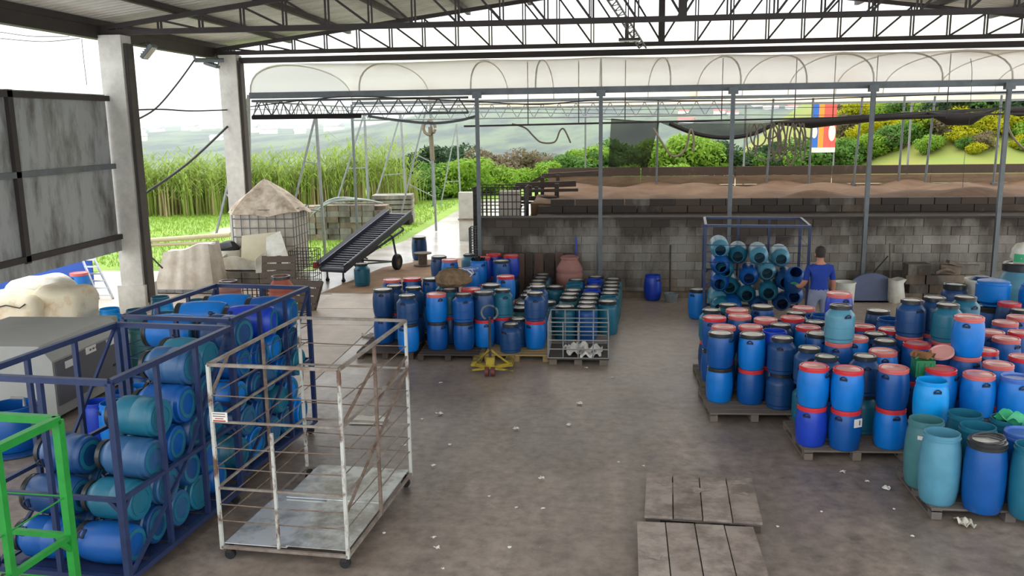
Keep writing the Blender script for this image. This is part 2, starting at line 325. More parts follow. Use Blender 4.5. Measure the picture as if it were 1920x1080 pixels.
# ---- columns
for k, (Y, lab) in enumerate(((18.4, 'pale concrete column beside the grey metal cladding'), (24.1, 'pale concrete column behind the tarpaulin topped tank'))):
    c = empty('column', (-10.15 if k == 0 else -10.02, Y, 0), label=lab, cat='column', group='concrete columns of the roof')
    mb = MB(); mb.box((0, 0, 2.96), (.5, .42, 5.92)); me = mb.mesh('shaft', CONC, False); put('shaft', me, c)
    MB().box((.285, 0.02, 2.9), (.06, .3, 5.7)).build('side_channel', mat('brown_grey_channel', (86, 78, 72), .8), c, smooth=False)
    MB().box((0, 0, .3), (.62, .56, .6)).build('footing', CONC, c, smooth=False)
    MB().tube([(.33, -.16, .2), (.33, -.16, 5.7)], .018, 6).build('conduit', CABLE, c)

# ---- grey metal cladding hanging between the column and the camera side
CLAD = mat('weathered_grey_sheet', (164, 166, 164), .55, rgb2=(96, 92, 86), scale=1.6, stretch=(1.4, 1.4, .45), metal=.1, thr=(.45, .68), gen='World')
wl = empty('wall_left', (-10.35, 0, 0), label='weathered grey metal cladding with dark rails', kind='structure')
ys = [10.6, 11.75, 12.9, 14.05, 15.2, 16.05, 17.1, 18.15]
for a, b in zip(ys, ys[1:]): MB().box((jit(.006), (a+b)/2, 3.15), (.03, b-a-.015, 3.1)).build('cladding_sheet', CLAD, wl, smooth=False)
for z in (4.62, 3.2, 1.68): MB().box((.05, 14.4, z), (.08, 7.6, .11)).build('rail', STEELG if z == 3.2 else STEELDK, wl, smooth=False)
for y in (12.2, 14.95): MB().box((.05, y, 3.15), (.08, .14, 3.1)).build('stile', STEELDK, wl, smooth=False)
MB().box((.02, 14.4, 1.5), (.05, 7.6, .26)).build('bottom_flashing', CLAD, wl, smooth=False)
# blue tarpaulin wall behind
p0 = at(-160, 552); p1 = at(178, 548)
bw = empty('wall_blue', (0, 0, 0), label='blue tarpaulin wall behind the ladder', kind='structure')
mb = MB(); d = (p1-p0)
for k in range(5):
    a, b = p0+d*(k/5), p0+d*((k+1)/5)
    MB().bar(a+Vector((0, 0, .75)), b+Vector((0, 0, .75)), .06, 1.5).build('tarpaulin_panel', BLUEW, bw, smooth=False)

# ---- block wall and soil beds
WY = 20.4
bwall = empty('wall_back', (0, WY, 0), label='stained grey concrete block wall of the soil bed', kind='structure')
blk = [MB().box((0, 0, 0), (.39, .19, .19)).mesh('block', b, False) for b in BLOCK]
MB().box((4.2, .06, .9), (13.9, .27, 1.76)).build('core', BLOCK[2], bwall, smooth=False)
nb = 0
for r in range(9):
    for k in range(33):
        x = -2.52+k*.4+(.2 if r % 2 else 0)
        if x > 10.4 or nb >= 300: continue
        w = random.random(); h = r/9
        i = 3 if (r <= 1 and w < .6) else (0 if w < .5 else (1 if w < .75 else 2))
        put('block', blk[i], bwall, (x, jit(.012), .1+r*.2), (0, jit(.006), jit(.012))); nb += 1
MB().box((4.2, .05, 1.81), (13.9, .42, .05)).build('coping', BLOCK[2], bwall, smooth=False)
MB().box((4.0, -.25, .06), (14, .26, .12)).build('kerb', BLOCK[3], bwall, smooth=False)
bw2 = empty('wall_ledge', (0, 21.55, 1.82), label='second low concrete wall above the block wall', kind='structure')
big = [MB().box((0, 0, 0), (.58, .2, .16)).mesh('block', b, False) for b in BLOCK]
for k in range(25):
    put('block', big[random.choice((2, 2, 3, 0))], bw2, (-1.1+k*.6, jit(.01), .08), (0, 0, jit(.01)))
    put('block', big[random.choice((2, 3, 0, 1))], bw2, (-.8+k*.6, jit(.01), .245), (0, 0, jit(.01)))
MB().box((6.1, -.55, -.06), (15, 1.2, .1)).build('ledge_slab', BLOCK[3], bw2, smooth=False)
MB().box((6.1, .3, -1.0), (15, .3, 1.9)).build('backing', BLOCK[2], bw2, smooth=False)
def soil_pt(u, v):
    x = -1.6+u*18; y = 21.7+v*7.3
    z = 1.97+.06*math.sin(x*1.7+y)+.05*math.sin(x*3.1-y*2.3)+.22*math.exp(-((x-8.5)/2.2)**2-((y-23.2)/.9)**2)+.13*math.exp(-((x-5.2)/1.0)**2-((y-22.9)/.7)**2)+.15*math.exp(-((x-12)/1.6)**2-((y-23)/1)**2)
    return Vector((x, y, z))
tag(MB().slab(soil_pt, 70, 26, .4).build('soil_bed', SOIL), 'red brown compost soil filling the raised bed', 'soil', None, 'stuff')
bw3 = empty('wall_boards', (0, 29.1, 1.6), label='weathered board wall at the back of the soil bed', kind='structure')
for k in range(6):
    for r in range(3):
        MB().box((.05+k*3.02+1.5-1.6, jit(.02), .2+r*.29), (2.99, .08, .275)).build('board', PLANK if r < 2 else BLOCK[3], bw3, smooth=False)
MB().box((8, .1, -.6), (19, .15, 1.4)).build('backing', PLANK, bw3, smooth=False)

# =====================================================================================================
# GREENHOUSE over the soil beds
# =====================================================================================================
def film_material(name='greenhouse_film', tint_col=(1.0, .97, .93, 1)):
    m = bpy.data.materials.new(name); m.use_nodes = True; nt = m.node_tree; N = nt.nodes; L = nt.links; N.clear()
    out = N.new('ShaderNodeOutputMaterial'); t = N.new('ShaderNodeTexCoord'); mp = N.new('ShaderNodeMapping'); mp.inputs['Scale'].default_value = (.42, .5, .3)
    n = N.new('ShaderNodeTexNoise'); n.inputs['Scale'].default_value = 1.0; n.inputs['Detail'].default_value = 3
    r = N.new('ShaderNodeValToRGB'); r.color_ramp.elements[0].position = .55; r.color_ramp.elements[1].position = .8
    r.color_ramp.elements[0].color = (*srgb((250, 250, 250)), 1); r.color_ramp.elements[1].color = (*srgb((222, 204, 190)), 1)
    L.new(t.outputs['Object'], mp.inputs['Vector']); L.new(mp.outputs['Vector'], n.inputs['Vector']); L.new(n.outputs['Fac'], r.inputs['Fac'])
    d = N.new('ShaderNodeBsdfDiffuse'); tl = N.new('ShaderNodeBsdfTranslucent'); tr = N.new('ShaderNodeBsdfTransparent'); gl = N.new('ShaderNodeBsdfGlossy'); gl.inputs['Roughness'].default_value = .35
    L.new(r.outputs['Color'], d.inputs['Color']); tint = N.new('ShaderNodeMix'); tint.data_type = 'RGBA'; tint.blend_type = 'MULTIPLY'; tint.inputs['Factor'].default_value = 1
    L.new(r.outputs['Color'], tint.inputs['A']); tint_ = tint.inputs['B']; tint_.default_value = tint_col; L.new(tint.outputs['Result'], tl.inputs['Color'])
    m1 = N.new('ShaderNodeMixShader'); m1.inputs['Fac'].default_value = .85; L.new(d.outputs[0], m1.inputs[1]); L.new(tl.outputs[0], m1.inputs[2])
    m2 = N.new('ShaderNodeMixShader'); m2.inputs['Fac'].default_value = .06; L.new(m1.outputs[0], m2.inputs[1]); L.new(gl.outputs[0], m2.inputs[2])
    m3 = N.new('ShaderNodeMixShader'); m3.inputs['Fac'].default_value = .26; L.new(m2.outputs[0], m3.inputs[1]); L.new(tr.outputs[0], m3.inputs[2])
    L.new(m3.outputs[0], out.inputs['Surface']); return m
FILM = film_material(); FILMT = film_material('tan_stained_film', (.98, .74, .55, 1))
GX0, GX1, GY0, GY1, GZ, GTOP = -8.05, 16.0, 20.4, 29.2, 4.72, 5.66
gh = empty('greenhouse_roof', (0, 0, 0), label='arched front greenhouse roof of milky plastic film over the beds', cat='greenhouse', group='greenhouse roofs')
gh2 = empty('greenhouse_roof', (0, 0, 0), label='taller rear greenhouse roof of milky film rising behind the front one', cat='greenhouse', group='greenhouse roofs')
def arch(v, y0=20.4, y1=29.2, top=5.66, ex=.7):  # rises steeply at the eave then rounds over
    a = math.pi*min(max(v, 0), 1); return y0+(y1-y0)*(.5-.5*math.cos(a)), GZ+(top-GZ)*max(math.sin(a), 0)**ex
bays = [GX0, -2.85, .12, 3.2, 6.05, 8.95, 12.3, GX1]
for G_, kw, xe in ((gh, {}, bays), (gh2, dict(y0=29.3, y1=43, top=7.7, ex=.85), bays+[22])):
    for x0, x1 in zip(xe, xe[1:]):
        def fp(u, v, x0=x0, x1=x1):
            y, z = arch(v, **kw); return Vector((x0+(x1-x0)*u, y, z-.04*math.sin(math.pi*u)*math.sin(math.pi*v)))
        if G_ is gh: MB().grid(fp, 10, 22).build('film_panel', FILM, G_)
        else:
            MB().grid(lambda u, v: fp(u, v*.72), 10, 18).build('film_panel', FILM, G_); MB().grid(lambda u, v: fp(u, .72+v*.28), 10, 8).build('stained_film_panel', FILMT, G_)
    for x in xe + [(a+b)/2 for a, b in zip(xe, xe[1:])]:
        MB().tube([(x, arch(v/20, **kw)[0], arch(v/20, **kw)[1]-.05) for v in range(21)], .02, 6).build('arch_rib', WHITEPL, G_)
MB().box(((GX0+22)/2, 43, GZ-.02), (22-GX0, .10, .10)).build('eave_gutter', STEELG, gh2, smooth=False)
for k_, x in enumerate((-8.0, -.5, 7.0, 14.5, 21.5)): t = empty('greenhouse_post', (x, 43, 0), label='%s post from the left under the far eave of the rear greenhouse' % ORD[k_], cat='post', group='far eave posts'); MB().box((0, 0, 2.33), (.08, .08, 4.66)).build('shaft', STEELG, t, smooth=False); MB().box((0, 0, .02), (.18, .18, .04)).build('foot', STEELG, t, smooth=False)
MB().box(((GX0+GX1)/2, GY0-.02, GZ-.02), (GX1-GX0, .12, .14)).build('eave_gutter', STEELG, gh, smooth=False)
MB().box(((GX0+GX1)/2, GY1, GZ-.02), (GX1-GX0, .10, .10)).build('eave_gutter', STEELG, gh, smooth=False)
# slim gable edge tubes
poles = []
for px, lab in ((897, 'grey greenhouse post at the left end of the block wall'), (1126, 'second grey greenhouse post, standing by the terracotta drum'), (1370, 'third grey greenhouse post, behind the blue cage cart'),
                (1628, 'fourth grey greenhouse post, right of the worker'), (1878, 'fifth grey greenhouse post, near the right edge')):
    p = at_y(px, 330, GY0-.28); t = empty('greenhouse_post', (p.x, GY0-.28, 0), label=lab, cat='post', group='front greenhouse posts')
    MB().box((0, 0, 2.39), (.085, .085, 4.54)).build('shaft', STEELG, t, smooth=False); MB().box((0, 0, 4.62), (.2, .14, .14)).build('head_bracket', STEELG, t, smooth=False)
    MB().box((0, 0, .135), (.16, .16, .03)).build('foot', STEELG, t, smooth=False)
    poles.append(p.x)
for xx, yy, lab in ((-8.03, GY1-.16, 'rear left greenhouse corner post standing on the lawn'),):
    t = empty('greenhouse_post', (xx, yy, 0), label=lab, cat='post'); MB().box((0, 0, 2.33), (.07, .07, 4.66)).build('shaft', STEELG, t, smooth=False); MB().box((0, 0, .02), (.18, .18, .04)).build('foot', STEELG, t, smooth=False)
for i, px in enumerate((1232, 1440, 1520, 1605, 1690, 1740, 1870)):
    p = at_y(px, 260, 28.6); t = empty('rear_post', (p.x, 28.6, 1.9), label='%s thin rear greenhouse post from the left behind the soil bed' % ORD[i], cat='post', group='rear greenhouse posts')
    MB().tube([(0, 0, 0), (.12 if i % 2 else .02, 0, 2.72)], .035, 6).build('shaft', STEELG, t)
    MB().box((0, 0, .04), (.14, .14, .08)).build('foot', STEELG, t, smooth=False)
# girders
def girder(p, q, h, n, label, mt=STEELG):
    p = Vector(p); q = Vector(q); g = empty('lattice_girder', p, label=label, cat='girder'); d = q-p; up = Vector((0, 0, h))
    MB().tube([Vector((0, 0, 0)), d], .03, 6).build('lower_rail', mt, g); MB().tube([up, d+up], .03, 6).build('upper_rail', mt, g)
    for i in range(n):
        a, b, c = d*(i/n), d*((i+.5)/n)+up, d*((i+1)/n)
        MB().tube([a, b], .016, 5).build('lacing_bar', mt, g); MB().tube([b, c], .016, 5).build('lacing_bar', mt, g)
girder((-8.0, 20.35, 4.24), (-2.9, 20.35, 4.24), .34, 11, 'lattice girder under the left end of the greenhouse eave')
girder((-8.0, 29.0, 4.15), (4.0, 29.0, 4.15), .45, 22, 'far lattice girder along the back of the greenhouse', STEEL)
girder((-8.05, 20.5, 4.22), (-8.05, 28.9, 4.22), .36, 14, 'lattice girder running back along the left greenhouse side', STEEL)
tag(MB().tube([(-8.0, 20.3, 4.2), (-6.8, 20.3, 4.2), (-5.4, 20.3, 4.2)], .05, 8).build('curtain_roll', BLACKCL), 'dark rolled side curtain under the left girder', 'curtain')
# hanging rail + cables
tag(MB().bar((-3.6, 24.3, 3.92), (12, 24.3, 4.06), .05).build('hanging_rail', STEELDK, smooth=False), 'long dark rail hung across the greenhouse', 'rail')
hr = 0
for px in (990, 1085, 1172, 1353, 1490, 1562, 1640, 1775):
    p = at_y(px, 210, 24.3); t = tag(MB().tube([(p.x, 24.3, 3.95), (p.x, 24.3, arch(.42)[1]-.05)], .014, 5).build('hanger_rod', STEELDK), '%s hanger rod from the left holding the greenhouse rail' % ORD[hr], 'rod', 'hanger rods of the greenhouse rail'); hr += 1
def cable(pts, r, label, mt=CABLE, cat='cable', name='cable'):
    P = [Vector(p) for p in pts]; out = []
    for i in range(len(P)-1):       # catmull-rom
        a, b, c, d = P[max(i-1, 0)], P[i], P[i+1], P[min(i+2, len(P)-1)]
        for k in range(6):
            t = k/6; out.append(.5*((2*b)+(c-a)*t+(2*a-5*b+4*c-d)*t*t+(3*b-a-3*c+d)*t**3))
    out.append(P[-1])
    return tag(MB().tube(out, r, 6).build(name, mt), label, cat)
yp = lambda L, Y: [at_y(x, y, Y) for x, y in L]
cable(yp([(470, 200), (640, 182), (800, 186), (900, 191), (1010, 196), (1130, 188), (1400, 189), (1600, 183), (1920, 172)], 20.2), .014, 'dark cable strung along just under the front greenhouse eave')
cable(yp([(900, 204), (1130, 206), (1370, 203), (1640, 200), (1880, 197)], 26), .008, 'thin wire strung across inside the greenhouse')
cable(yp([(690, 218), (750, 226), (810, 231), (860, 226), (895, 217)], 20.33), .035, 'grey hose sagging between the girder and the first post', STEELG, 'hose', 'hose')
# shade nets
def cloth(name, corners, Y, th, mt, label, cat, wav=.05, nu=16, nv=10):
    a, b, c, d = [at_y(x, y, Y) for x, y in corners]
    f = lambda u, v: (a*(1-u)+b*u)*(1-v)+(d*(1-u)+c*u)*v+Vector((0, wav*math.sin(u*11)*(1-v*.4)+wav*.5*math.sin(v*9+u*4), 0))
    return tag(MB().slab(f, nu, nv, th).build(name, mt), label, cat)
NETM = bpy.data.materials.new('open_shade_net'); NETM.use_nodes = True
nt = NETM.node_tree; N = nt.nodes; N.clear(); o_ = N.new('ShaderNodeOutputMaterial'); d_ = N.new('ShaderNodeBsdfDiffuse'); d_.inputs['Color'].default_value = (*srgb((44, 44, 36)), 1)
t_ = N.new('ShaderNodeBsdfTransparent'); x_ = N.new('ShaderNodeMixShader'); x_.inputs['Fac'].default_value = .45; nt.links.new(d_.outputs[0], x_.inputs[1]); nt.links.new(t_.outputs[0], x_.inputs[2]); nt.links.new(x_.outputs[0], o_.inputs['Surface'])
cloth('shade_net', [(1146, 222), (1236, 230), (1214, 314), (1140, 314)], 28.2, .01, NETM, 'dark translucent shade net panel hanging left of the rolled nets', 'net')
def swag(pts_top, pts_bot, Y, label, mt):
    n = len(pts_top); T = [at_y(x, y, Y) for x, y in pts_top]; B = [at_y(x, y, Y+.1) for x, y in pts_bot]
    def f(u, v):
        k = u*(n-1); i = min(int(k), n-2); w = k-i; return (T[i]*(1-w)+T[i+1]*w)*(1-v)+(B[i]*(1-w)+B[i+1]*w)*v+Vector((0, -.12*math.sin(math.pi*v)+.03*math.sin(u*37), 0))
    return tag(MB().slab(f, (n-1)*3, 6, .012).build('shade_net', mt), label, 'net')
swag([(1236, 228), (1290, 231), (1370, 231), (1430, 231), (1460, 229)], [(1240, 230), (1290, 250), (1360, 259), (1420, 250), (1462, 230)], 28.3, 'grey shade net sagging in a bow left of the hose bundle', NETM)
cable(yp([(1255, 231), (1290, 246), (1330, 256), (1372, 258), (1415, 250), (1455, 231)], 28.25), .07, 'black rolled hem along the bowed shade net', BLACKCL, 'net', 'net_roll')
swag([(1450, 228), (1520, 222), (1600, 218), (1700, 212), (1780, 206), (1880, 204)], [(1450, 233), (1520, 240), (1580, 233), (1680, 224), (1740, 222), (1780, 212)], 28.3, 'black bunched shade net stretched right of the hose bundle', BLACKCL)
swag([(1735, 210), (1780, 211), (1820, 212), (1860, 206)], [(1738, 212), (1775, 234), (1820, 234), (1862, 208)], 28.2, 'dark shade net swag near the fifth post', BLACKCL)
swag([(1880, 202), (1905, 201), (1950, 199)], [(1882, 212), (1910, 218), (1950, 214)], 28.2, 'dark shade net swag at the right edge', BLACKCL)
cable(yp([(1128, 223), (1240, 228), (1460, 228), (1600, 217), (1780, 207), (1960, 198)], 28.28), .012, 'thin wire carrying the shade nets between the rear posts')
# hose loops over the rail
k = 0
for x0, dep, w in ((1405, 60, 16), (1414, 44, 22), (1424, 70, 34), (1438, 30, 20), (1448, 58, 24), (1452, 72, 12), (1462, 66, 10), (1470, 50, 28), (1478, 78, 14), (1486, 60, 20), (1494, 40, 16), (1502, 70, 8)):
    z0 = 230
    cable(yp([(x0, z0+2), (x0-w*.3, z0+dep*.5), (x0-w*.1, z0+dep*.9), (x0+w*.4, z0+dep), (x0+w*.9, z0+dep*.8), (x0+w, z0+dep*.4), (x0+w*.6, z0+1)], 24.29-.008*(k % 4)), .022, '%s looped grey hose from the left hanging on the rail' % ORD[k], HOSEM, 'hose', 'hose')['group'] = 'looped hoses on the rail'; k += 1
cable(yp([(1225, 240), (1238, 262), (1255, 288), (1268, 293), (1285, 280), (1293, 248), (1297, 244), (1301, 262), (1300, 284)], 28.0), .035, 'single grey hose drooping in a loop beside the shade net panel', HOSEM, 'hose', 'hose')
cable(yp([(960, 232), (985, 240), (1000, 255), (1015, 267), (1040, 266), (1050, 245), (1058, 243), (1070, 268)], 24.3), .025, 'grey hose drooping from the rail behind the second bay', HOSEM, 'hose', 'hose')
cable(yp([(1888, 232), (1898, 255), (1912, 272), (1922, 280)], 27), .03, 'grey hose drooping at the right edge', HOSEM, 'hose', 'hose')
cable(yp([(1820, 110), (1822, 150)], 20.2)+yp([(1815, 260), (1808, 300), (1805, 360)], 26), .006, 'thin wire dangling from the film near the right edge')

# left open side: A-frame posts
def aframe(px0, py0, px1, py1, bx, by, Y, bars, label):
    b = at_y(px0, py0, Y); t = at_y(px1, py1, Y); f = at_y(bx, by, Y-.02)
    g = empty('braced_post', (b.x, Y, min(b.z, f.z)), label=label, cat='post', group='galvanised braced posts on the lawn side'); o = g.location.copy()
    MB().bar(b-o, t-o, .075).build('upright', STEEL, g, smooth=False); MB().bar(f-o, t-o, .055).build('brace', STEEL, g, smooth=False)
    for w in bars: MB().bar(b.lerp(t, w)-o, f.lerp(t, w)-o, .035).build('rung', STEEL, g, smooth=False)
for a in ((610, 482, 592, 214, 530, 470, 26.1, (.33, .66), 'nearest galvanised braced post, left of the conveyor'), (693, 436, 683, 212, 612, 440, 31.7, (.28, .55), 'second galvanised braced post, behind the conveyor belt'),
          (764, 414, 751, 214, 690, 420, 36, (.2, .45), 'third galvanised braced post, behind the conveyor head'), (818, 433, 806, 175, 752, 400, 32.4, (.25, .5), 'galvanised post with a rag coil at mid height by the wet road'),
          (864, 385, 856, 232, 826, 386, 43, (.3,), 'farthest galvanised braced post by the wet road'), (470, 500, 466, 178, 405, 440, 24.6, (.3,), 'galvanised braced post close behind the second concrete column')): aframe(*a)
p = at_y(805, 240, 32.3); tag(MB().tube([p+Vector((.22*math.cos(t), 0, .25*math.sin(t))) for t in np.linspace(0, 6.1, 12)], .06, 6).build('rope_coil', HOSEM), 'coiled rope tied to the post beside the wet road', 'rope')
tag(MB().tube([at_y(807, 238, 32.36), at_y(811, 300, 32.36)], .09, 6).build('rag_bundle', HOSEM), 'brown rag hanging down the post beside the wet road', 'rag')

# overhead wires around the columns
yq = lambda L: [at_y(x, y, Y) for x, y, Y in L]
cable(yq([(240, 207, 18.45), (300, 205, 20), (360, 208, 21.6), (428, 206, 24.0)]), .02, 'dark wire running level between the two concrete columns')
cable(yq([(365, 112, 23.3), (330, 160, 22), (290, 205, 20.4), (244, 230, 18.45)]), .022, 'dark wire sloping down from the second column to the left')
cable(yq([(429, 235, 24.0), (350, 308, 21.2), (252, 376, 18.45)]), .03, 'long guy rope sloping down between the two columns')
cable(yp([(266, 464), (305, 503)], 19.5), .02, 'short dark rod slanting beside the first column', CABLE, 'rod', 'rod')
cable(yp([(0, 60), (60, 68), (130, 68)], 30), .015, 'thin wire across the white sky at the left edge'); cable(yp([(0, 72), (80, 78), (150, 72)], 30), .015, 'lower thin wire across the white sky at the left edge')
cable(yp([(153, 72), (158, 120), (163, 160)], 25), .01, 'thin loose wire hanging in front of the sky')
cable(yp([(445, 205), (1500, 216), (1920, 208)], 50), .02, 'far thin power line behind the greenhouse')
def flood(px, py, Y, label, tilt):
    p = at_y(px, py, Y); g = empty('flood_lamp', p, label=label, cat='lamp', group='flood lamps at the eave'); g.rotation_euler = (0, tilt, 0); Mi = (Matrix.Translation(p) @ Matrix.Rotation(tilt, 4, 'Y')).inverted(); MB().tube([Mi @ Vector((p.x, p.y+.02, p.z)), Mi @ Vector((p.x, 18.36 if Y < 20 else 24.1, 5.95))], .014, 6).build('hanger', STEELDK, g)
    MB().box((0, 0, 0), (.36, .26, .07)).build('housing', STEELG, g, smooth=False); MB().box((0, 0, -.04), (.3, .2, .02)).build('glass', WHITEPL, g, smooth=False)
    for k in range(5): MB().box((-.12+.06*k, 0, .05), (.015, .22, .04)).build('cooling_fin', STEELG, g, smooth=False)
    MB().tube([(.1, .15, 0), (.1, .15, .2), (-.05, .15, .3)], .015, 6).build('bracket', STEELDK, g)
flood(279, 97, 18.5, 'grey flood lamp hanging beside the first concrete column', -.8); flood(397, 122, 23.6, 'small grey flood lamp beside the second concrete column', .3)
tag(MB().tube([at_y(363, 97, 23.3), at_y(366, 113, 23.3), at_y(420, 113, 23.6)], .06, 8).build('drain_pipe', STEELG), 'grey drain pipe bending under the eave at the second column', 'pipe')

# =====================================================================================================
# BACKGROUND
# =====================================================================================================
def leafcloud(name, n, rad, mt, leaf=.25, lumps=9, seed=0, squash=1.0):
    g = np.random.default_rng(seed); c = g.normal(size=(lumps, 3)); c /= np.linalg.norm(c, axis=1)[:, None]; c *= g.uniform(.25, .7, (lumps, 1)); rr = g.uniform(.28, .5, lumps)
    k = g.integers(0, lumps, n); d = g.normal(size=(n, 3)); d /= np.linalg.norm(d, axis=1)[:, None]
    p = (c[k]+d*(rr[k]*g.uniform(.65, 1, n))[:, None])*np.array([rad, rad, rad*squash])
    p[:, 2] -= p[:, 2].min()
    a = g.normal(size=(n, 3)); a /= np.linalg.norm(a, axis=1)[:, None]; b = np.cross(a, d); b /= np.linalg.norm(b, axis=1)[:, None]+1e-9
    s = (leaf*g.uniform(.5, 1.2, n))[:, None]; V = np.stack([p-a*s, p-b*s*.5, p+a*s, p+b*s*.5], 1).reshape(-1, 3)
    me = bpy.data.meshes.new(name); me.from_pydata(V.tolist(), [], np.arange(4*n).reshape(-1, 4).tolist()); me.materials.append(mt); me.update(); return me
def leafmat(name, c, c2, tr=.35):
    f = lambda q: tuple(v*.90 for v in q)
    m = mat(name, f(c), .7, rgb2=f(c2), scale=1.3, spec=.2); nt = m.node_tree; N = nt.nodes; b = N['Principled BSDF']; t = N.new('ShaderNodeBsdfTranslucent'); x = N.new('ShaderNodeMixShader'); x.inputs['Fac'].default_value = tr
    nt.links.new(b.inputs['Base Color'].links[0].from_socket, t.inputs['Color']); nt.links.new(b.outputs[0], x.inputs[1]); nt.links.new(t.outputs[0], x.inputs[2]); nt.links.new(x.outputs[0], N['Material Output'].inputs['Surface']); return m
LG = leafmat('lime_leaves', (150, 186, 66), (104, 146, 44)); MG = leafmat('mid_green_leaves', (104, 146, 62), (72, 108, 48)); DG = leafmat('dark_green_leaves', (66, 94, 58), (46, 70, 44)); YG = leafmat('yellow_blossom_leaves', (206, 196, 24), (150, 168, 40))
BRN = leafmat('brown_dry_leaves', (142, 124, 98), (110, 110, 74)); CANE = leafmat('cane_leaves', (176, 194, 96), (136, 164, 70), .4); DRY = leafmat('dry_cane', (214, 192, 150), (184, 162, 118), .3)
TRUNK = mat('bark', (92, 78, 64), .9, bump=.4)
def cane_mesh(seed):
    g = random.Random(seed); mb = MB()
    for i in range(88):
        mb.k = 1 if i % 5 < 2 else 0; bx, by = g.uniform(-1.5, 1.5), g.uniform(-1, 1); H = g.uniform(1.3, 2.2) if mb.k else g.uniform(2.0, 3.3); az = g.uniform(0, 6.28); lean = g.uniform(.1, .9) if not mb.k else g.uniform(0, .35)
        w = .038 if not mb.k else .045; dx, dy = math.cos(az), math.sin(az); px, py = -dy*w, dx*w; vs = []
        for t in (0, .4, .75, 1):
            q = lean*t**2.2; hh = H*(t-.22*lean*t**3); f = (1-t*.85); vs += [(bx+dx*q-px*f, by+dy*q-py*f, hh), (bx+dx*q+px*f, by+dy*q+py*f, hh)]
        mb.add(vs, [(0, 1, 3, 2), (2, 3, 5, 4), (4, 5, 7, 6)])
        if not mb.k:
            for _ in range(4):
                t = g.uniform(.35, .95); z = H*t; a2 = g.uniform(0, 6.28); ex, ey = math.cos(a2), math.sin(a2); l = g.uniform(.5, .9); cx, cy = bx+dx*lean*t**2.2, by+dy*lean*t**2.2
                mb.add([(cx-ey*.03, cy+ex*.03, z), (cx+ey*.03, cy-ex*.03, z), (cx+ex*l*.6+ey*.025, cy+ey*l*.6-ex*.025, z+.28), (cx+ex*l*.6-ey*.025, cy+ey*l*.6+ex*.025, z+.28), (cx+ex*l, cy+ey*l, z+.05)], [(0, 1, 2, 3), (3, 2, 4)])
    return mb.mesh('foliage', [CANE, DRY], smooth=False)
canes = [cane_mesh(s) for s in range(4)]
spots = [(262, 398, 1.0), (285, 404, .95), (312, 400, 1.08), (335, 398, 1.0), (360, 402, 1.05), (383, 397, .95), (405, 398, 1.02), (428, 396, .95), (482, 392, .9), (505, 394, 1.0), (530, 392, 1.06), (553, 390, .95), (590, 386, .9), (618, 388, 1.06), (645, 387, 1.1), (668, 386, 1.05), (700, 384, 1.08), (728, 382, 1.02), (752, 380, .9), (240, 402, 1.0), (215, 400, 1.0), (575, 389, .8), (460, 393, .85)]
spots.sort()
for i, (px, py, s) in enumerate(spots):
    p = at(px, py); o = empty('cane_clump', (p.x, p.y, -.02), random.uniform(-.5, .5), '%s tall cane grass clump from the left along the lawn' % ORD[i] if i < 20 else 'tall cane grass clump near the braced posts, %s from the right' % ORD[22-i], 'cane grass', 'cane grass clumps along the lawn')
    sz = s*random.uniform(.74, 1.04); put('foliage', canes[i % 4], o, scale=(s*.9, s*.9, sz))
bushes = {k: [leafcloud('foliage', 2600, 1.0, m_, .075, 12, 11+j*7+ord(k[0]), .8) for j in range(2)] for k, m_ in dict(lime=LG, mid=MG, dark=DG, yellow=YG, brown=BRN).items()}
def far_z(x, y):
    d = y; base = -13*math.exp(-((d-190)/80)**2)*(.5-.5*math.tanh((x-20)/25))
    ridge = (d/620)**1.3*9*(.8+.25*math.sin(x*.006+1)+.12*math.sin(x*.019)+.06*math.sin(x*.05+d*.01))
    cen = 15*math.exp(-((x-70)/100)**2-((d-330)/110)**2)*(1+.1*math.sin(x*.09))+7*math.exp(-((x+30)/50)**2-((d-300)/90)**2)
    t = min(1, max(0, (d-52)/60)); return -.15+(base+ridge+cen-1.6+1.0*math.sin(x*.05)*math.sin(d*.03))*t*t*(3-2*t)
NAMES = dict(lime='lime green', mid='mid green', dark='dark green', yellow='yellow flowering', brown='brown dry')
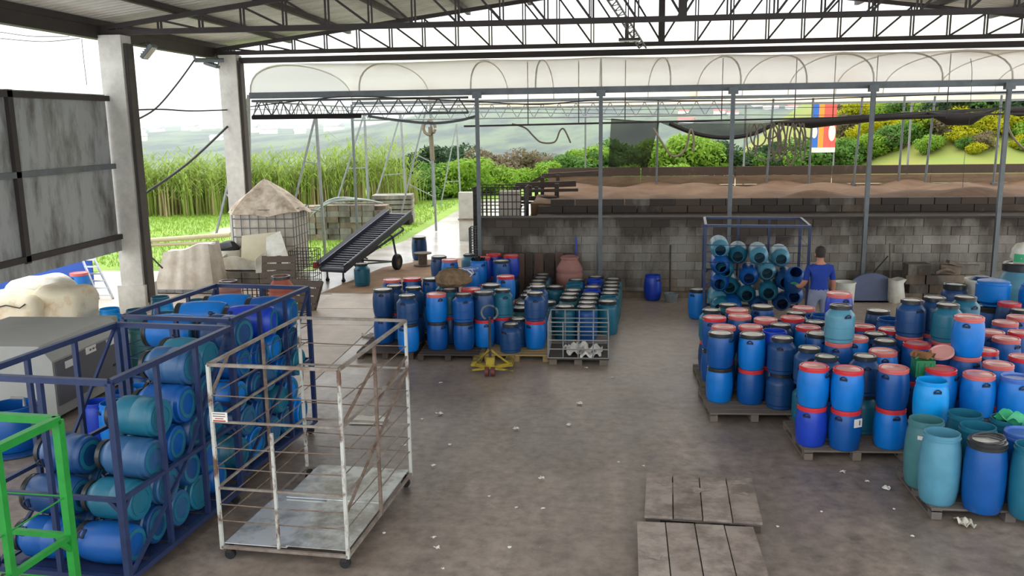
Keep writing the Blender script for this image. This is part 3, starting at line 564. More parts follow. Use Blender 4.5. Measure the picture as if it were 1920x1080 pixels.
BL = [ # pixel of base, height in px, kind, depth
 (800, 372, 84, 'mid', 0), (835, 370, 76, 'lime', 0), (868, 368, 90, 'lime', 0), (905, 362, 86, 'lime', 0), (945, 362, 60, 'lime', 0), (985, 352, 50, 'lime', 0), (1020, 350, 60, 'lime', 0), (1060, 345, 74, 'mid', 0), (1095, 340, 82, 'lime', 0), (1120, 340, 76, 'mid', 0),
 (915, 335, 76, 'brown', 62), (950, 337, 82, 'brown', 60), (990, 340, 72, 'brown', 60), (1030, 330, 66, 'brown', 64), (1160, 330, 84, 'mid', 0), (1210, 322, 76, 'lime', 0), (1250, 322, 92, 'lime', 0), (1300, 322, 96, 'lime', 0), (1335, 322, 80, 'lime', 0), (1185, 330, 60, 'lime', 55), (1275, 325, 60, 'lime', 55),
 (1400, 320, 60, 'mid', 0), (1430, 318, 52, 'lime', 0), (1460, 318, 66, 'dark', 0), (1500, 316, 80, 'mid', 0), (1540, 312, 84, 'mid', 0), (1380, 318, 64, 'dark', 0), (1480, 315, 58, 'lime', 0),
 (770, 345, 70, 'dark', 75), (820, 340, 84, 'dark', 72), (870, 330, 90, 'dark', 75), (930, 300, 60, 'dark', 85), (1015, 305, 66, 'dark', 80), (1070, 305, 62, 'mid', 85), (1120, 300, 66, 'dark', 80), (1180, 300, 64, 'dark', 85), (1240, 300, 66, 'mid', 85), (1355, 300, 76, 'dark', 80), (1420, 296, 64, 'dark', 85), (1470, 295, 70, 'dark', 80), (1520, 292, 80, 'dark', 80), (730, 345, 60, 'dark', 78), (690, 345, 52, 'mid', 80), (640, 340, 48, 'dark', 85), (560, 335, 50, 'dark', 85), (490, 335, 52, 'dark', 85), (420, 335, 54, 'dark', 85), (350, 330, 50, 'dark', 85), (280, 330, 52, 'dark', 85),
 (1590, 298, 66, 'mid', 0), (1630, 296, 56, 'lime', 0), (1680, 294, 56, 'mid', 0), (1720, 292, 50, 'lime', 0), (1755, 292, 70, 'dark', 0), (1800, 296, 84, 'dark', 0), (1845, 294, 80, 'mid', 0), (1890, 298, 92, 'dark', 0), (1930, 300, 96, 'dark', 0), (1655, 300, 44, 'lime', 0), (1705, 298, 44, 'mid', 0), (1770, 300, 50, 'mid', 0), (1860, 300, 50, 'lime', 0)]
BX = random.Random(5)
for i_, (px_, y_, h_) in enumerate([(BX.uniform(1575, 1940), BX.uniform(205, 285), BX.uniform(26, 44)) for _ in range(46)]+[(1585, 262, 54), (1610, 240, 56), (1640, 262, 50), (1665, 238, 56), (1695, 258, 48), (1700, 226, 56), (1735, 248, 54), (1745, 222, 54), (1775, 258, 50), (1790, 226, 56), (1820, 246, 56), (1838, 220, 54), (1865, 250, 56), (1885, 224, 58), (1915, 244, 60), (1940, 222, 60), (1580, 222, 50), (1630, 214, 44), (1680, 206, 40), (1770, 206, 40), (1860, 206, 40), (1920, 205, 40)]):
    BL.append((px_, y_, h_, ('yellow', 'lime', 'yellow', 'mid', 'yellow', 'lime', 'brown', 'yellow')[i_ % 8], -1))
cnt = {}
def hill_z(x, y): # bank on the right behind the beds
    t = max(0, min(1, (y-52)/26)); s = max(0, min(1, (x-17)/8)); return 6.2*t*t*(3-2*t)*s
for i, (px, py, hp, kind, dep) in enumerate(BL):
    if dep < 0:
        Y = min((54+.5*q for q in range(54)), key=lambda Y_: abs(at_y(px, py, Y_).z-hill_z(at_y(px, py, Y_).x, Y_))); p = at_y(px, py, Y); p.z = hill_z(p.x, Y)
    elif dep: p = at_y(px, py, dep); p.z = far_z(p.x, p.y)
    else:
        p = at(px, py, 0)
        if p.y > 66: p = at_y(px, py, 66)
        p.z = max(far_z(p.x, p.y), hill_z(p.x, p.y)) if p.y > 52 else 0
    hp = max(hp, 20)
    d = p.y; s = hp*d/1650/1.45; cnt[kind] = cnt.get(kind, 0)+1; side = 'beyond the lawn' if px < 1130 else ('behind the shade nets' if px < 1560 else 'on the right bank')
    o = empty('bush', (p.x, p.y, p.z-.15), random.uniform(0, 6), '%s bush %s, %s such bush from the left' % (NAMES[kind], side, 'first'), 'bush', 'bushes behind the yard'); o['_k'] = (kind+side); o['_x'] = px
    put('foliage', bushes[kind][i % 2], o, scale=(s*1.15, s*1.15, s)); put('stem', cached('stem', lambda: MB().tube([(0, 0, 0), (.03, 0, .6)], .05, 6).mesh('stem', TRUNK)), o, scale=(s, s, s))
bb = [o for o in COL.objects if o.name.startswith('bush') and '_k' in o]; seen = {}
for o in sorted(bb, key=lambda o: o['_x']):
    k = o['_k']; seen[k] = seen.get(k, 0)+1; o['label'] = o['label'].replace(', first such', ', %s such' % ORD[min(seen[k], len(ORD))-1])
for o in bb: del o['_k'], o['_x']
# lawn tufts
nT = 26000; tx = rng.uniform(-26, -3, nT); ty = rng.uniform(24.3, 46, nT); ok = ~((tx > -8.2) & (ty < 27)) & ~((tx > -7.0)) & ~((tx > -15) & (tx < -9.4) & (ty > 31) & (ty < 36.5)); tx, ty = tx[ok], ty[ok]; n = len(tx)
an = rng.uniform(0, 6.28, n); hh = rng.uniform(.05, .13, n); V = np.stack([np.stack([tx-.02*np.cos(an), ty-.02*np.sin(an), np.full(n, -.02)], 1), np.stack([tx+.02*np.cos(an), ty+.02*np.sin(an), np.full(n, -.02)], 1), np.stack([tx+rng.normal(0, .04, n), ty+rng.normal(0, .04, n), hh], 1)], 1).reshape(-1, 3)
me = bpy.data.meshes.new('grass'); me.from_pydata(V.tolist(), [], np.arange(3*n).reshape(-1, 3).tolist()); me.materials.append(leafmat('grass_blades', (158, 190, 72), (124, 164, 54), .3)); tag(put('grass', me), 'short bright green grass blades on the lawn', 'grass', None, 'stuff')
# right bank
HB = mat('grassy_bank', (112, 130, 52), .95, rgb2=(136, 126, 60), scale=.15)
tag(MB().grid(lambda u, v: Vector((12+u*70, 50+v*60, hill_z(12+u*70, 50+v*60)-.06)), 40, 30).build('ground_bank', HB), 'grassy bank rising at the right', None, None, 'structure')
# distant land
FARM = mat('far_wooded_land', (84, 100, 66), .95, rgb2=(38, 54, 44), scale=.06, gen='World', thr=(.42, .58))
tag(MB().grid(lambda u, v: Vector(((u-.5)*(150+v*1600), 52+v*v*950, far_z((u-.5)*(150+v*1600), 52+v*v*950))), 130, 90).build('ground_far', FARM), 'hazy wooded valley and hills beyond', None, None, 'structure')
HW = mat('pale_house_wall', (232, 228, 220), .9, var=.1); HRF = mat('red_tile_roof', (190, 92, 76), .9); HG = mat('grey_far_roof', (200, 200, 198), .9)
def house(rf):
    mb = MB(); mb.box((0, 0, .5), (2, 1.4, 1)); mb.k = 1; mb.add([(-1.1, -.8, 1), (1.1, -.8, 1), (1.1, .8, 1), (-1.1, .8, 1), (-1.1, 0, 1.45), (1.1, 0, 1.45)], [(0, 1, 5, 4), (2, 3, 4, 5), (0, 4, 3), (1, 2, 5)]); mb.k = 0
    return mb.mesh('distant_house', [HW, rf], False)
h1, h2 = house(HG), house(HRF)
HP = []
def homes(n, me, fx, fy, fs, lab, grp):
    k = 0
    for _ in range(n*12):
        px, Y, s = fx(), fy(), fs(); p = at_y(px, 235, Y)
        if any(math.hypot(p.x-a, Y-b) < (s+q)*1.75 for a, b, q in HP): continue
        HP.append((p.x, Y, s)); tag(put('distant_house', me, None, (p.x, Y, far_z(p.x, Y)-.3), (0, 0, jit(.5)), (s*1.2, s, s*.8)), lab, 'house', grp); k += 1
        if k >= n: break
U = random.uniform
homes(60, h1, lambda: U(250, 800), lambda: U(300, 620), lambda: U(1.5, 3.0), 'tiny pale building in the hazy town left of the greenhouse', 'pale buildings of the hazy town')
homes(12, h2, lambda: U(1265, 1375), lambda: U(225, 290), lambda: U(1.0, 1.6), 'tiny red roofed house on the hill left of the hose bundle', 'red roofed houses on the hill'); homes(16, h2, lambda: U(1395, 1490), lambda: U(225, 290), lambda: U(1.0, 1.6), 'tiny red roofed house on the hill above the hose bundle', 'red roofed houses on the hill')
# banner on the bank
bn = empty('banner', at_y(1548, 290, 57), label='tall blue, orange and red banner with a white wave standing on the bank', cat='banner')
q = bn.location.copy(); A = at_y(1524, 190, 57)-q; B = at_y(1570, 190, 57)-q; Cc = at_y(1522, 286, 57)-q
def strip(u0, u1, mt, nm, th=.05, dy=0): MB().box(((A.x+(B.x-A.x)*(u0+u1)/2), dy, (A.z+Cc.z)/2), ((B.x-A.x)*(u1-u0), th, A.z-Cc.z)).build(nm, mt, bn, smooth=False)
strip(0, .28, mat('banner_blue', (40, 96, 180), .7, var=.05), 'blue_strip'); strip(.28, .5, mat('banner_orange', (232, 140, 50), .7, var=.05), 'orange_strip'); strip(.5, 1, mat('banner_red', (226, 84, 72), .7, var=.08), 'red_strip')
w = (B.x-A.x); mb = MB(); mb.lathe([(0, -.03), (.24*w, -.03), (.24*w, .03), (0, .03)], 20, Matrix.Translation((A.x+.84*w, -.03, (A.z+Cc.z)/2-.35)) @ Matrix.Rotation(math.pi/2, 4, 'X') @ Matrix.Diagonal((.6, 1.5, 1, 1))); mb.build('white_wave', WHITEPL, bn)
mb = MB(); mb.lathe([(0, -.03), (.2*w, -.03), (.2*w, .03), (0, .03)], 20, Matrix.Translation((A.x+.12*w, -.03, (A.z+Cc.z)/2-.3)) @ Matrix.Rotation(math.pi/2, 4, 'X') @ Matrix.Diagonal((.6, 1.3, 1, 1))); mb.build('white_wave', WHITEPL, bn)
MB().box(((A.x+B.x)/2, -.02, Cc.z+.15), (w, .06, .3)).build('white_foot', WHITEPL, bn, smooth=False)
for u in (.02, .98): MB().bar((A.x+w*u, .06, -1.0), (A.x+w*u, .06, A.z), .08).build('pole', STEELG, bn, smooth=False)

# =====================================================================================================
# DRUMS
# =====================================================================================================
RB, HB_ = .188, .49
def prof_body(t, r, h):
    if t in 'RWB': return [(0, 0), (.80*r, 0), (.86*r, .02*h), (.95*r, .16*h), (r, .42*h), (.985*r, .66*h), (.92*r, .84*h), (.87*r, .90*h), (.86*r, .945*h), (.80*r, .945*h), (0, .93*h)]
    if t == 'N': return [(0, 0), (.86*r, 0), (.93*r, .02*h), (.93*r, .10*h), (r, .13*h), (r, .40*h), (.99*r, .405*h), (.99*r, .41*h), (r, .415*h), (r, .70*h), (.97*r, .755*h), (.70*r, .875*h), (.66*r, .89*h), (.66*r, .95*h), (0, .95*h)]
    if t == 'T': return [(0, 0), (.88*r, 0), (.95*r, .02*h), (r, .07*h), (r, .76*h), (.96*r, .82*h), (.84*r, .89*h), (.80*r, .90*h), (.80*r, .95*h), (0, .94*h)]
    if t == 'M': return [(0, 0), (.86*r, 0), (.93*r, .02*h), (.93*r, .10*h), (r, .13*h), (r, .72*h), (.97*r, .77*h), (.66*r, .89*h), (.62*r, .90*h), (.62*r, .97*h), (.56*r, .97*h), (.56*r, .89*h), (.9*r, .74*h), (.9*r, .12*h), (0, .10*h)]
    return [(0, 0), (.78*r, 0), (.86*r, .03*h), (.96*r, .2*h), (r, .45*h), (.98*r, .68*h), (.92*r, .83*h), (.86*r, .9*h), (.86*r, .92*h), (.90*r, .925*h), (.90*r, .95*h), (.86*r, .955*h), (.86*r, h), (.81*r, h), (.81*r, .9*h), (.93*r, .6*h), (.93*r, .4*h), (.78*r, .05*h), (0, .04*h)]
def prof_lid(t, r, h):
    if t in 'RWB': return [(0, .962*h), (.76*r, .962*h), (.79*r, 1.0*h), (.86*r, 1.0*h), (.91*r, .985*h), (.915*r, .955*h), (.895*r, .945*h), (.895*r, .93*h), (.915*r, .925*h), (.91*r, .895*h), (.87*r, .89*h)]
    if t == 'N': return [(0, .965*h), (.56*r, .965*h), (.60*r, h), (.70*r, h), (.75*r, .985*h), (.75*r, .905*h), (.68*r, .90*h)]
    return [(0, .965*h), (.66*r, .965*h), (.70*r, h), (.82*r, h), (.88*r, .985*h), (.88*r, .905*h), (.82*r, .90*h)]
def body_me(t, c, r, h): return cached(('b', t, c, r, h), lambda: MB().lathe(prof_body(t, r, h), 22).mesh('body', BODY[c]))
def lid_me(t, m_, r, h): return cached(('l', t, m_.name, r, h), lambda: MB().lathe(prof_lid(t, r, h), 22).mesh('lid', m_))
def disc_me(t, m_, r, h):
    k = .74 if t in 'RWB' else (.54 if t == 'N' else .64)
    return cached(('d', t, m_.name, r, h), lambda: MB().lathe([(0, .992*h), (k*.55*r, .992*h), (k*.6*r, .987*h), (k*r, .987*h), (k*r, .955*h), (0, .955*h)], 20).mesh('lid_centre', m_))
def handle_me():
    def f():
        mb = MB(); P = [(-.036, 0, 0), (-.036, .014, .012), (-.022, .02, .026), (0, .022, .036), (.022, .02, .026), (.036, .014, .012), (.036, 0, 0)]
        mb.tube(P, .008, 6); mb.box((0, .004, -.006), (.085, .012, .022)); return mb.mesh('handle', HANDLE)
    return cached('handle', f)
CN = dict(steel='steel blue', bright='bright blue', mid='blue', navy='navy', teal='teal', sea='pale teal', deep='deep blue', cyan='cyan blue', terra='terracotta', pinkterra='dusty pink', greenteal='green teal')
TN = dict(R='red lidded drum', W='black rimmed drum', N='narrow necked drum', T='wide necked drum', O='open drum', B='blue lidded drum', M='lidless drum')
def drum(t, c, loc, label, group=None, r=RB, h=HB_, rz=0, lidm=None, rot=None, handles=True, ha=None, cat='drum'):
    o = empty('plastic_drum', loc, rz, label, cat, group)
    if rot is not None: o.rotation_euler = rot
    put('body', body_me(t, c, r, h), o)
    lm = lidm or dict(R=RED, B=BLUELID).get(t, BLACK)
    if t not in 'OM':
        l_ = put('lid', lid_me(t, lm, r, h), o)
        if t in 'WTN': put('lid_centre', disc_me(t, GREYLID if t == 'T' or random.random() < .8 else BLACK, r, h), l_)
        elif t == 'R': put('lid_centre', disc_me(t, PALE if lm is PINK or random.random() < .5 else PINK, r, h), l_)  # paler centre colour stands in for sky reflection
    if handles and t in 'RWBNO':
        zz = .80*h if t != 'N' else .73*h; rr = r*(.925 if t != 'N' else .985)
        a0 = ha if ha is not None else random.uniform(-2.4, -.7)
        for a in (a0, a0+math.pi): put('handle', handle_me(), o, (rr*math.cos(a), rr*math.sin(a), zz), (0, 0, a-math.pi/2))
    return o
def relax(P, rad, it=120, lo=None):
    P = np.array(P, float)
    for _ in range(it):
        for i in range(len(P)):
            d = P-P[i]; D = np.hypot(d[:, 0], d[:, 1]); D[i] = 9
            for j in np.where(D < 2*rad)[0]:
                u = (P[j]-P[i])/(D[j]+1e-6); k = (2*rad-D[j])*.5; P[i] -= u*k; P[j] += u*k
    return P
def rowname(P):     # row / place from left for every point
    idx = sorted(range(len(P)), key=lambda i: P[i][1]); rows = []; out = {}
    for i in idx:
        if rows and P[i][1]-rows[-1][0] < .33: rows[-1][1].append(i)
        else: rows.append((P[i][1], [i]))
    for k, (_, L) in enumerate(rows):
        for n_, i in enumerate(sorted(L, key=lambda i: P[i][0])): out[i] = (k, n_)
    return out
PZ = .125
def stack(entries, ztop, block, lower, support=True, extra=()):
    pts = [at(e[0], e[1], ztop) for e in entries]; P = relax([(p.x, p.y) for p in pts], RB+.003); rn = rowname(P); res = []
    base = ztop-HB_
    for i, e in enumerate(entries):
        k, n_ = rn[i]; nm = '%s %s' % (CN[e[3]], TN[e[2]])
        drum(e[2], e[3], (P[i][0], P[i][1], base), 'upper %s of %s, %s row, %s from left' % (nm, block, ORD[k], ORD[n_]), 'upper drums of '+block, lidm=e[4] if len(e) > 4 else None, ha=e[5] if len(e) > 5 else None)
        if support:
            lt, lc = lower.get(i, ('R' if random.random() < .5 else 'W', random.choice(('bright', 'mid', 'navy'))))
            nm = '%s %s' % (CN[lc], TN[lt])
            drum(lt, lc, (P[i][0], P[i][1], base-HB_), 'bottom %s of %s, %s row, %s from left' % (nm, block, ORD[k], ORD[n_]), 'lower drums of '+block, handles=(k < 3))
        res.append(P[i])
    return res

# ---- middle stack
MID = [(722, 540, 'W', 'navy'), (763, 553, 'N', 'navy'), (818, 550, 'R', 'bright', PINK, -1.0), (868, 550, 'N', 'mid', None, -1.2), (915, 545, 'W', 'navy'), (1003, 548, 'N', 'navy'),
 (735, 536, 'N', 'navy'), (775, 538, 'N', 'navy'), (843, 541, 'N', 'teal'), (883, 541, 'R', 'mid'), (933, 543, 'N', 'teal'), (1008, 536, 'N', 'navy'),
 (738, 523, 'R', 'mid', PINK), (771, 521, 'R', 'mid'), (808, 521, 'W', 'mid'), (835, 530, 'N', 'teal'), (948, 517, 'R', 'bright'), (921, 533, 'W', 'teal'),
 (823, 480, 'W', 'navy'), (843, 486, 'R', 'bright', PINK, -1.1), (880, 476, 'N', 'sea'), (897, 488, 'O', 'bright'), (882, 503, 'B', 'bright'), (905, 482, 'R', 'deep'), (926, 476, 'R', 'deep'), (958, 478, 'R', 'deep'), (940, 488, 'W', 'mid')]
LOWM = {0: ('W', 'mid'), 1: ('W', 'bright'), 2: ('W', 'mid'), 3: ('W', 'mid'), 4: ('R', 'bright'), 5: ('R', 'bright')}
midP = stack(MID, 1.11, 'the middle stack', LOWM)
# single layer teal block right of it, plus low drums inside the stack
HT, RT_ = .64, .196
cells = []
for ci, (x0, x1, y0, n_) in enumerate(((.24, .42, 16.55, 8), (-.16, .02, 16.02, 9), (-.56, -.38, 16.05, 9), (-.96, -.78, 15.62, 10), (-1.36, -1.2, 15.9, 10), (-1.62, -1.62, 17.1, 7))):
    for k in range(n_):
        y = y0+k*.405
        if y > 19.78: continue
        cells.append((x0+(x1-x0)*k/8+jit(.012), y+jit(.012), ci, k))
used = [tuple(p) for p in midP]
WORDC = ['rightmost column', 'second column from right', 'third column from right', 'fourth column from right', 'fifth column from right', 'leftmost column']
for x, y, ci, k in cells:
    if any(math.hypot(x-a, y-b) < RB+RT_+.004 for a, b in used) or math.hypot(x+.58, y-19.72) < .5: continue
    used.append((x, y)); w = random.random(); t, c = ('T', 'teal')
    if ci == 1 and k in (4, 7): t, c = 'O', 'deep'
    elif ci == 2 and k in (5, 6) or (ci == 0 and k in (1, 7)): t, c = 'O', 'teal'
    elif w < .2: c = 'greenteal'
    elif w < .3: c = 'mid'
    drum(t, c, (x, y, .0), '%s %s, teal block %s, %s from front' % (CN[c], TN[t], WORDC[ci], ORD[k]), 'teal drums standing on the floor', r=RT_, h=HT, handles=False)
for px, py, t, c, lab in ((957, 606, 'N', 'navy', 'single navy narrow necked drum on the pale pallet behind the pallet jack'), (968, 596, 'N', 'navy', 'navy narrow necked drum just behind the one at the pallet jack'), (972, 579, 'T', 'teal', 'low teal wide necked drum under the lone red lidded bright drum'), (945, 566, 'T', 'teal', 'low teal drum between the upper drums of the middle stack')):
    p = at(px, py, .62); P = relax(used+[(p.x, p.y)], RB+.003, 1)[-1]
    if any(math.hypot(p.x-a, p.y-b) < 2*RB for a, b in used): p = Vector((P[0], P[1], 0))
    used.append((p.x, p.y)); drum(t, c, (p.x, p.y, PZ if t == 'N' else .01), lab, 'low drums in the middle stack')
# loose drums near the wall and conveyor
def loose(px, py, t, c, lab, h=HB_, r=RB, **kw): p = at(px, py, 0); return drum(t, c, (p.x, p.y, .02), lab, r=r, h=h, **kw)
loose(680, 536, 'N', 'teal', 'teal narrow necked drum standing alone at the conveyor foot', .56, .2)
loose(787, 487, 'W', 'navy', 'navy drum with a black rag standing alone on the wet road', .68, .23)
loose(1220, 552, 'O', 'deep', 'lidless deep blue drum standing alone against the block wall', .56, .2).location.y = 19.78
d0 = loose(153, 560, 'R', 'bright', 'bright blue red lidded drum standing beside the ladder', .62, .23, lidm=PINK); MB().box((.1, -.21, .3), (.11, .012, .07)).build('paper_label', PAPER, d0, smooth=False)
def terra(px, py, c, lab, h=.85, r=.30, lid=True, z=0.02, two=False):
    p = at(px, py, 0); o = empty('terracotta_drum', (p.x, p.y, z), 0, lab, 'drum')
    pr = [(0, 0), (.72*r, 0), (.8*r, .02*h), (.98*r, .14*h), (r, .2*h), (.94*r, .24*h), (.94*r, .26*h), (r, .30*h), (r, .58*h), (.94*r, .62*h), (.94*r, .64*h), (r, .68*h), (.97*r, .74*h), (.66*r, .90*h), (.64*r, .93*h), (.70*r, .94*h), (.70*r, .98*h), (.6*r, h), (.55*r, h), (.55*r, .9*h), (0, .88*h)]
    MB().lathe(pr, 26).build('body', BODY[c], o)
    if lid: MB().lathe([(0, .975*h), (.58*r, .975*h), (.62*r, 1.02*h), (.74*r, 1.02*h), (.76*r, .95*h), (.7*r, .945*h)], 24).build('lid', BLACK, o)
    return o
terra(531, 593, 'terra', 'orange terracotta drum with a black lid beside the leaning pallets', .84, .27)
terra(432, 580, 'pinkterra', 'dusty pink drum with a black lid behind the far blue cage', .62, .27)
pp = (-.62, 20.02); o = terra(1070, 522, 'pinkterra', 'lidless terracotta drum standing behind the teal drums at the wall', 1.0, .3, False); o.location = (-.58, 19.72, .02)

# ---- right stack
RS = [(1352, 622, 'W', 'mid'), (1413, 625, 'W', 'bright', None, -1.9), (1467, 632, 'N', 'navy', None, -1.9), (1357, 612, 'R', 'mid', PINK), (1407, 611, 'R', 'mid', PINK), (1450, 620, 'O', 'deep'), (1459, 606, 'N', 'navy'), (1340, 594, 'R', 'mid'), (1387, 591, 'R', 'mid', PINK), (1440, 599, 'R', 'navy', PINK),
 (1334, 580, 'N', 'teal'), (1382, 580, 'R', 'mid', PINK), (1430, 573, 'W', 'mid'), (1365, 570, 'N', 'teal'), (1507, 576, 'R', 'mid', PINK), (1495, 586, 'N', 'teal'), (1498, 597, 'R', 'mid'), (1515, 602, 'N', 'teal'), (1540, 590, 'O', 'mid'), (1525, 611, 'R', 'bright'), (1533, 622, 'W', 'mid'),
 (1518, 651, 'N', 'navy'), (1550, 667, 'N', 'navy'), (1626, 665, 'N', 'navy'), (1652, 658, 'R', 'bright', PINK, -1.7), (1628, 612, 'R', 'mid'), (1612, 632, 'R', 'bright', PINK), (1640, 626, 'N', 'navy'), (1655, 636, 'N', 'navy'), (1647, 581, 'W', 'navy'), (1668, 597, 'O', 'mid'), (1668, 618, 'R', 'mid'), (1714, 642, 'R', 'mid'),
 (1893, 567, 'R', 'navy'), (1885, 603, 'R', 'mid', PINK), (1912, 593, 'R', 'mid', PINK), (1915, 580, 'N', 'navy'), (1862, 622, 'R', 'mid', PINK), (1884, 632, 'R', 'mid', PINK), (1915, 622, 'R', 'mid', RED), (1872, 681, 'R', 'bright', PINK), (1529, 685, 'R', 'bright', RED, -.75), (1588, 690, 'R', 'bright', RED, -2.1), (1676, 688, 'R', 'mid', PINK), (1765, 690, 'R', 'bright', RED), (1748, 712, 'O', 'cyan'), (1838, 700, 'R', 'bright', PINK, -1.5), (1905, 705, 'B', 'bright', None, -1.6),
 (1845, 655, 'R', 'mid', RED), (1920, 668, 'R', 'mid')]
n0 = len(RS)
TH = [(1572, 548, 'R', 'deep', PINK), (1580, 570, 'N', 'sea'), (1698, 558, 'N', 'navy'), (1753, 556, 'N', 'navy'), (1778, 569, 'N', 'teal'), (1811, 555, 'N', 'teal'), (1818, 592, 'R', 'bright', PINK, -2.1)]
thP = relax([tuple(at(e[0], e[1], 1.6))[:2] for e in TH], RB+.004)
LOWR = {0: ('W', 'bright'), 1: ('R', 'mid'), 2: ('N', 'navy'), 41: ('R', 'deep'), 42: ('R', 'mid'), 43: ('R', 'bright'), 45: ('R', 'bright'), 23: ('N', 'teal'), 21: ('N', 'teal'), 22: ('W', 'bright')}
P2 = [tuple(at(e[0], e[1], 1.105))[:2] for e in RS]
fixed = list(map(tuple, thP)); allP = np.array(fixed+P2)
for _ in range(160):
    for i in range(len(allP)):
        d = allP-allP[i]; D = np.hypot(d[:, 0], d[:, 1]); D[i] = 9
        for j in np.where(D < 2*RB+.006)[0]:
            u = (allP[j]-allP[i])/(D[j]+1e-6); k = (2*RB+.006-D[j])*.5
            allP[i] -= u*k; allP[j] += u*k
thP = allP[:len(TH)]; P2 = allP[len(TH):]
block = 'the right stack'; rn = rowname(P2)
for i, e in enumerate(RS):
    k, n_ = rn[i]; nm = '%s %s' % (CN[e[3]], TN[e[2]]); x, y = P2[i]
    drum(e[2], e[3], (x, y, .615), 'upper %s of %s, %s row, %s from left' % (nm, block, ORD[k], ORD[n_]), 'upper drums of '+block, lidm=e[4] if len(e) > 4 else None, ha=e[5] if len(e) > 5 else None)
    lt, lc = LOWR.get(i, ('R' if random.random() < .5 else 'W', random.choice(('bright', 'mid', 'navy', 'teal'))))
    o = drum(lt, lc, (x, y, PZ), 'bottom %s %s of %s, %s row, %s from left' % (CN[lc], TN[lt], block, ORD[k], ORD[n_]), 'lower drums of '+block, handles=(k < 4), ha=-1.5 if i == 43 else None)
    if i == 42:
        MB().box((.10, -.165, .36), (.11, .012, .10), Matrix.Rotation(.5, 3, 'Z')).build('paper_label', PAPER, o, smooth=False)
        MB().box((.118, -.17, .365), (.008, .006, .06), Matrix.Rotation(.5, 3, 'Z')).build('print_mark', HANDLE, o, smooth=False)
THL = ['deep blue red lidded drum standing beside the worker, third layer up', 'pale teal narrow necked drum towering third layer high in front of the deep blue one', 'navy narrow necked drum, leftmost of the four shouldered drums on the third layer', 'navy narrow necked drum behind, second of the four shouldered third layer drums', 'teal narrow necked drum, front one of the four shouldered third layer drums', 'teal narrow necked drum, rightmost of the four shouldered third layer drums', 'tall bright blue drum with pink lid on the third layer right of the shouldered drums']
for i, e in enumerate(TH):
    x, y = thP[i]; drum(e[2], e[3], (x, y, 1.105), THL[i], 'third layer drums of the right stack', lidm=e[4] if len(e) > 4 else None, ha=e[5] if len(e) > 5 else -1.3)
    drum('R', 'mid', (x, y, .615), 'blue red lidded drum directly under the %s third layer drum from left' % ORD[i], 'drums carrying the third layer', lidm=PINK); drum('W', 'mid', (x, y, PZ), 'blue bottom drum two below the %s third layer drum from left' % ORD[i], 'drums carrying the third layer', handles=False)
# front right pallet of tall open drums
FR = [(1772, 806, 'sea', 'O', 'pale teal open drum, nearest on the corner pallet'), (1748, 792, 'greenteal', 'O', 'green teal open drum with a white sticker behind the nearest pale one'), (1812, 776, 'teal', 'O', 'teal open drum at the back of the corner pallet before the bright drums'), (1836, 797, 'teal', 'O', 'dark teal open drum with a rusty rim in the middle of the corner pallet'),
      (1850, 822, 'mid', 'W', 'blue drum with a skewed black lid ring at the front of the corner pallet'), (1893, 785, 'teal', 'O', 'teal open drum holding a green bag on the corner pallet'), (1914, 806, 'mid', 'B', 'blue lidded drum beside the green bag at the right edge'), (1924, 832, 'teal', 'O', 'teal open drum cut by the right edge on the corner pallet')]
FP = relax([tuple(at(e[0], e[1], .86))[:2] for e in FR], .203)
for e, (x, y) in zip(FR, FP):
    o = drum(e[3], e[2], (x, y, PZ), e[4], 'tall drums on the corner pallet', r=.2, h=.735, handles=False)
    if 'sticker' in e[4]: MB().box((-.1, -.165, .58), (.07, .012, .04), Matrix.Rotation(-.5, 3, 'Z')).build('sticker', PAPER, o, smooth=False)
    if 'skewed' in e[4]: MB().tube([(.15*math.cos(t), .15*math.sin(t), .745+.02*math.cos(t)) for t in np.linspace(0, 6.28, 20)], .012, 6).build('lid_ring', BLACK, o); MB().tube([(-.12, .05, .75), (0, 0, .765), (.11, -.07, .75)], .012, 6).build('ring_strap', BLACK, o)
    if 'green bag' in e[4] and e[3] == 'O':
        gx, gy = x, y
mb = MB(); g = np.random.default_rng(3)
mb.grid(lambda u, v: Vector((gx+(u-.5)*.26+.03*math.sin(v*9), gy-.08+(v-.5)*.34, .885+.05*math.sin(u*7+v*5)+.03*math.cos(v*13)-.05*abs(v-.5))), 12, 12); tag(mb.build('plastic_bag', GREENBAG), 'crumpled green plastic bag lying on an open teal drum', 'bag')
# things in the stacks
p = at(850, 523, 1.22); sk = empty('sack', (p.x, p.y, 1.1), label='bulging brown burlap sack lying on the middle stack', cat='sack')
mb = MB(); mb.lathe([(0, 0), (.24, .0), (.33, .06), (.34, .14), (.27, .24), (.15, .30), (0, .32)], 22, sx=1.0, sy=.75); mb.v = [(x+.02*math.sin(z*40+y*30), y+.015*math.sin(x*35), z+.012*math.sin(x*28+y*21)) for x, y, z in mb.v]; mb.build('sack_body', BURLAP, sk)
MB().tube([(.30, -.05, .16), (.38, -.06, .24), (.36, -.1, .30)], .014, 6).build('tie_string', TARP, sk)
MB().grid(lambda u, v: Vector((-.30+.62*u, .10+.14*v, .20+.13*math.sin(math.pi*u)*(1-.3*v)+.01*math.sin(u*30))), 16, 5).build('plastic_wrap', WHITEPL, sk)
mb = MB(); p = at(897, 486, 1.12); q = p
mb.grid(lambda u, v: Vector((q.x+(u-.5)*.28, q.y-.04+(v-.5)*.28, 1.14+.05*math.sin(u*9+v*4)*math.cos(v*8))), 12, 12); tag(mb.build('rag', BLACKCL), 'black rag crumpled over an open bright drum at the back', 'rag')
p = at(1733, 676, 1.16); cg = empty('green_crate', (4.12, 10.92, .615), label='green jerrycan with a brown cloth on top between bright drums', cat='jerrycan')
cg.location = (p.x, p.y+.03, .97)
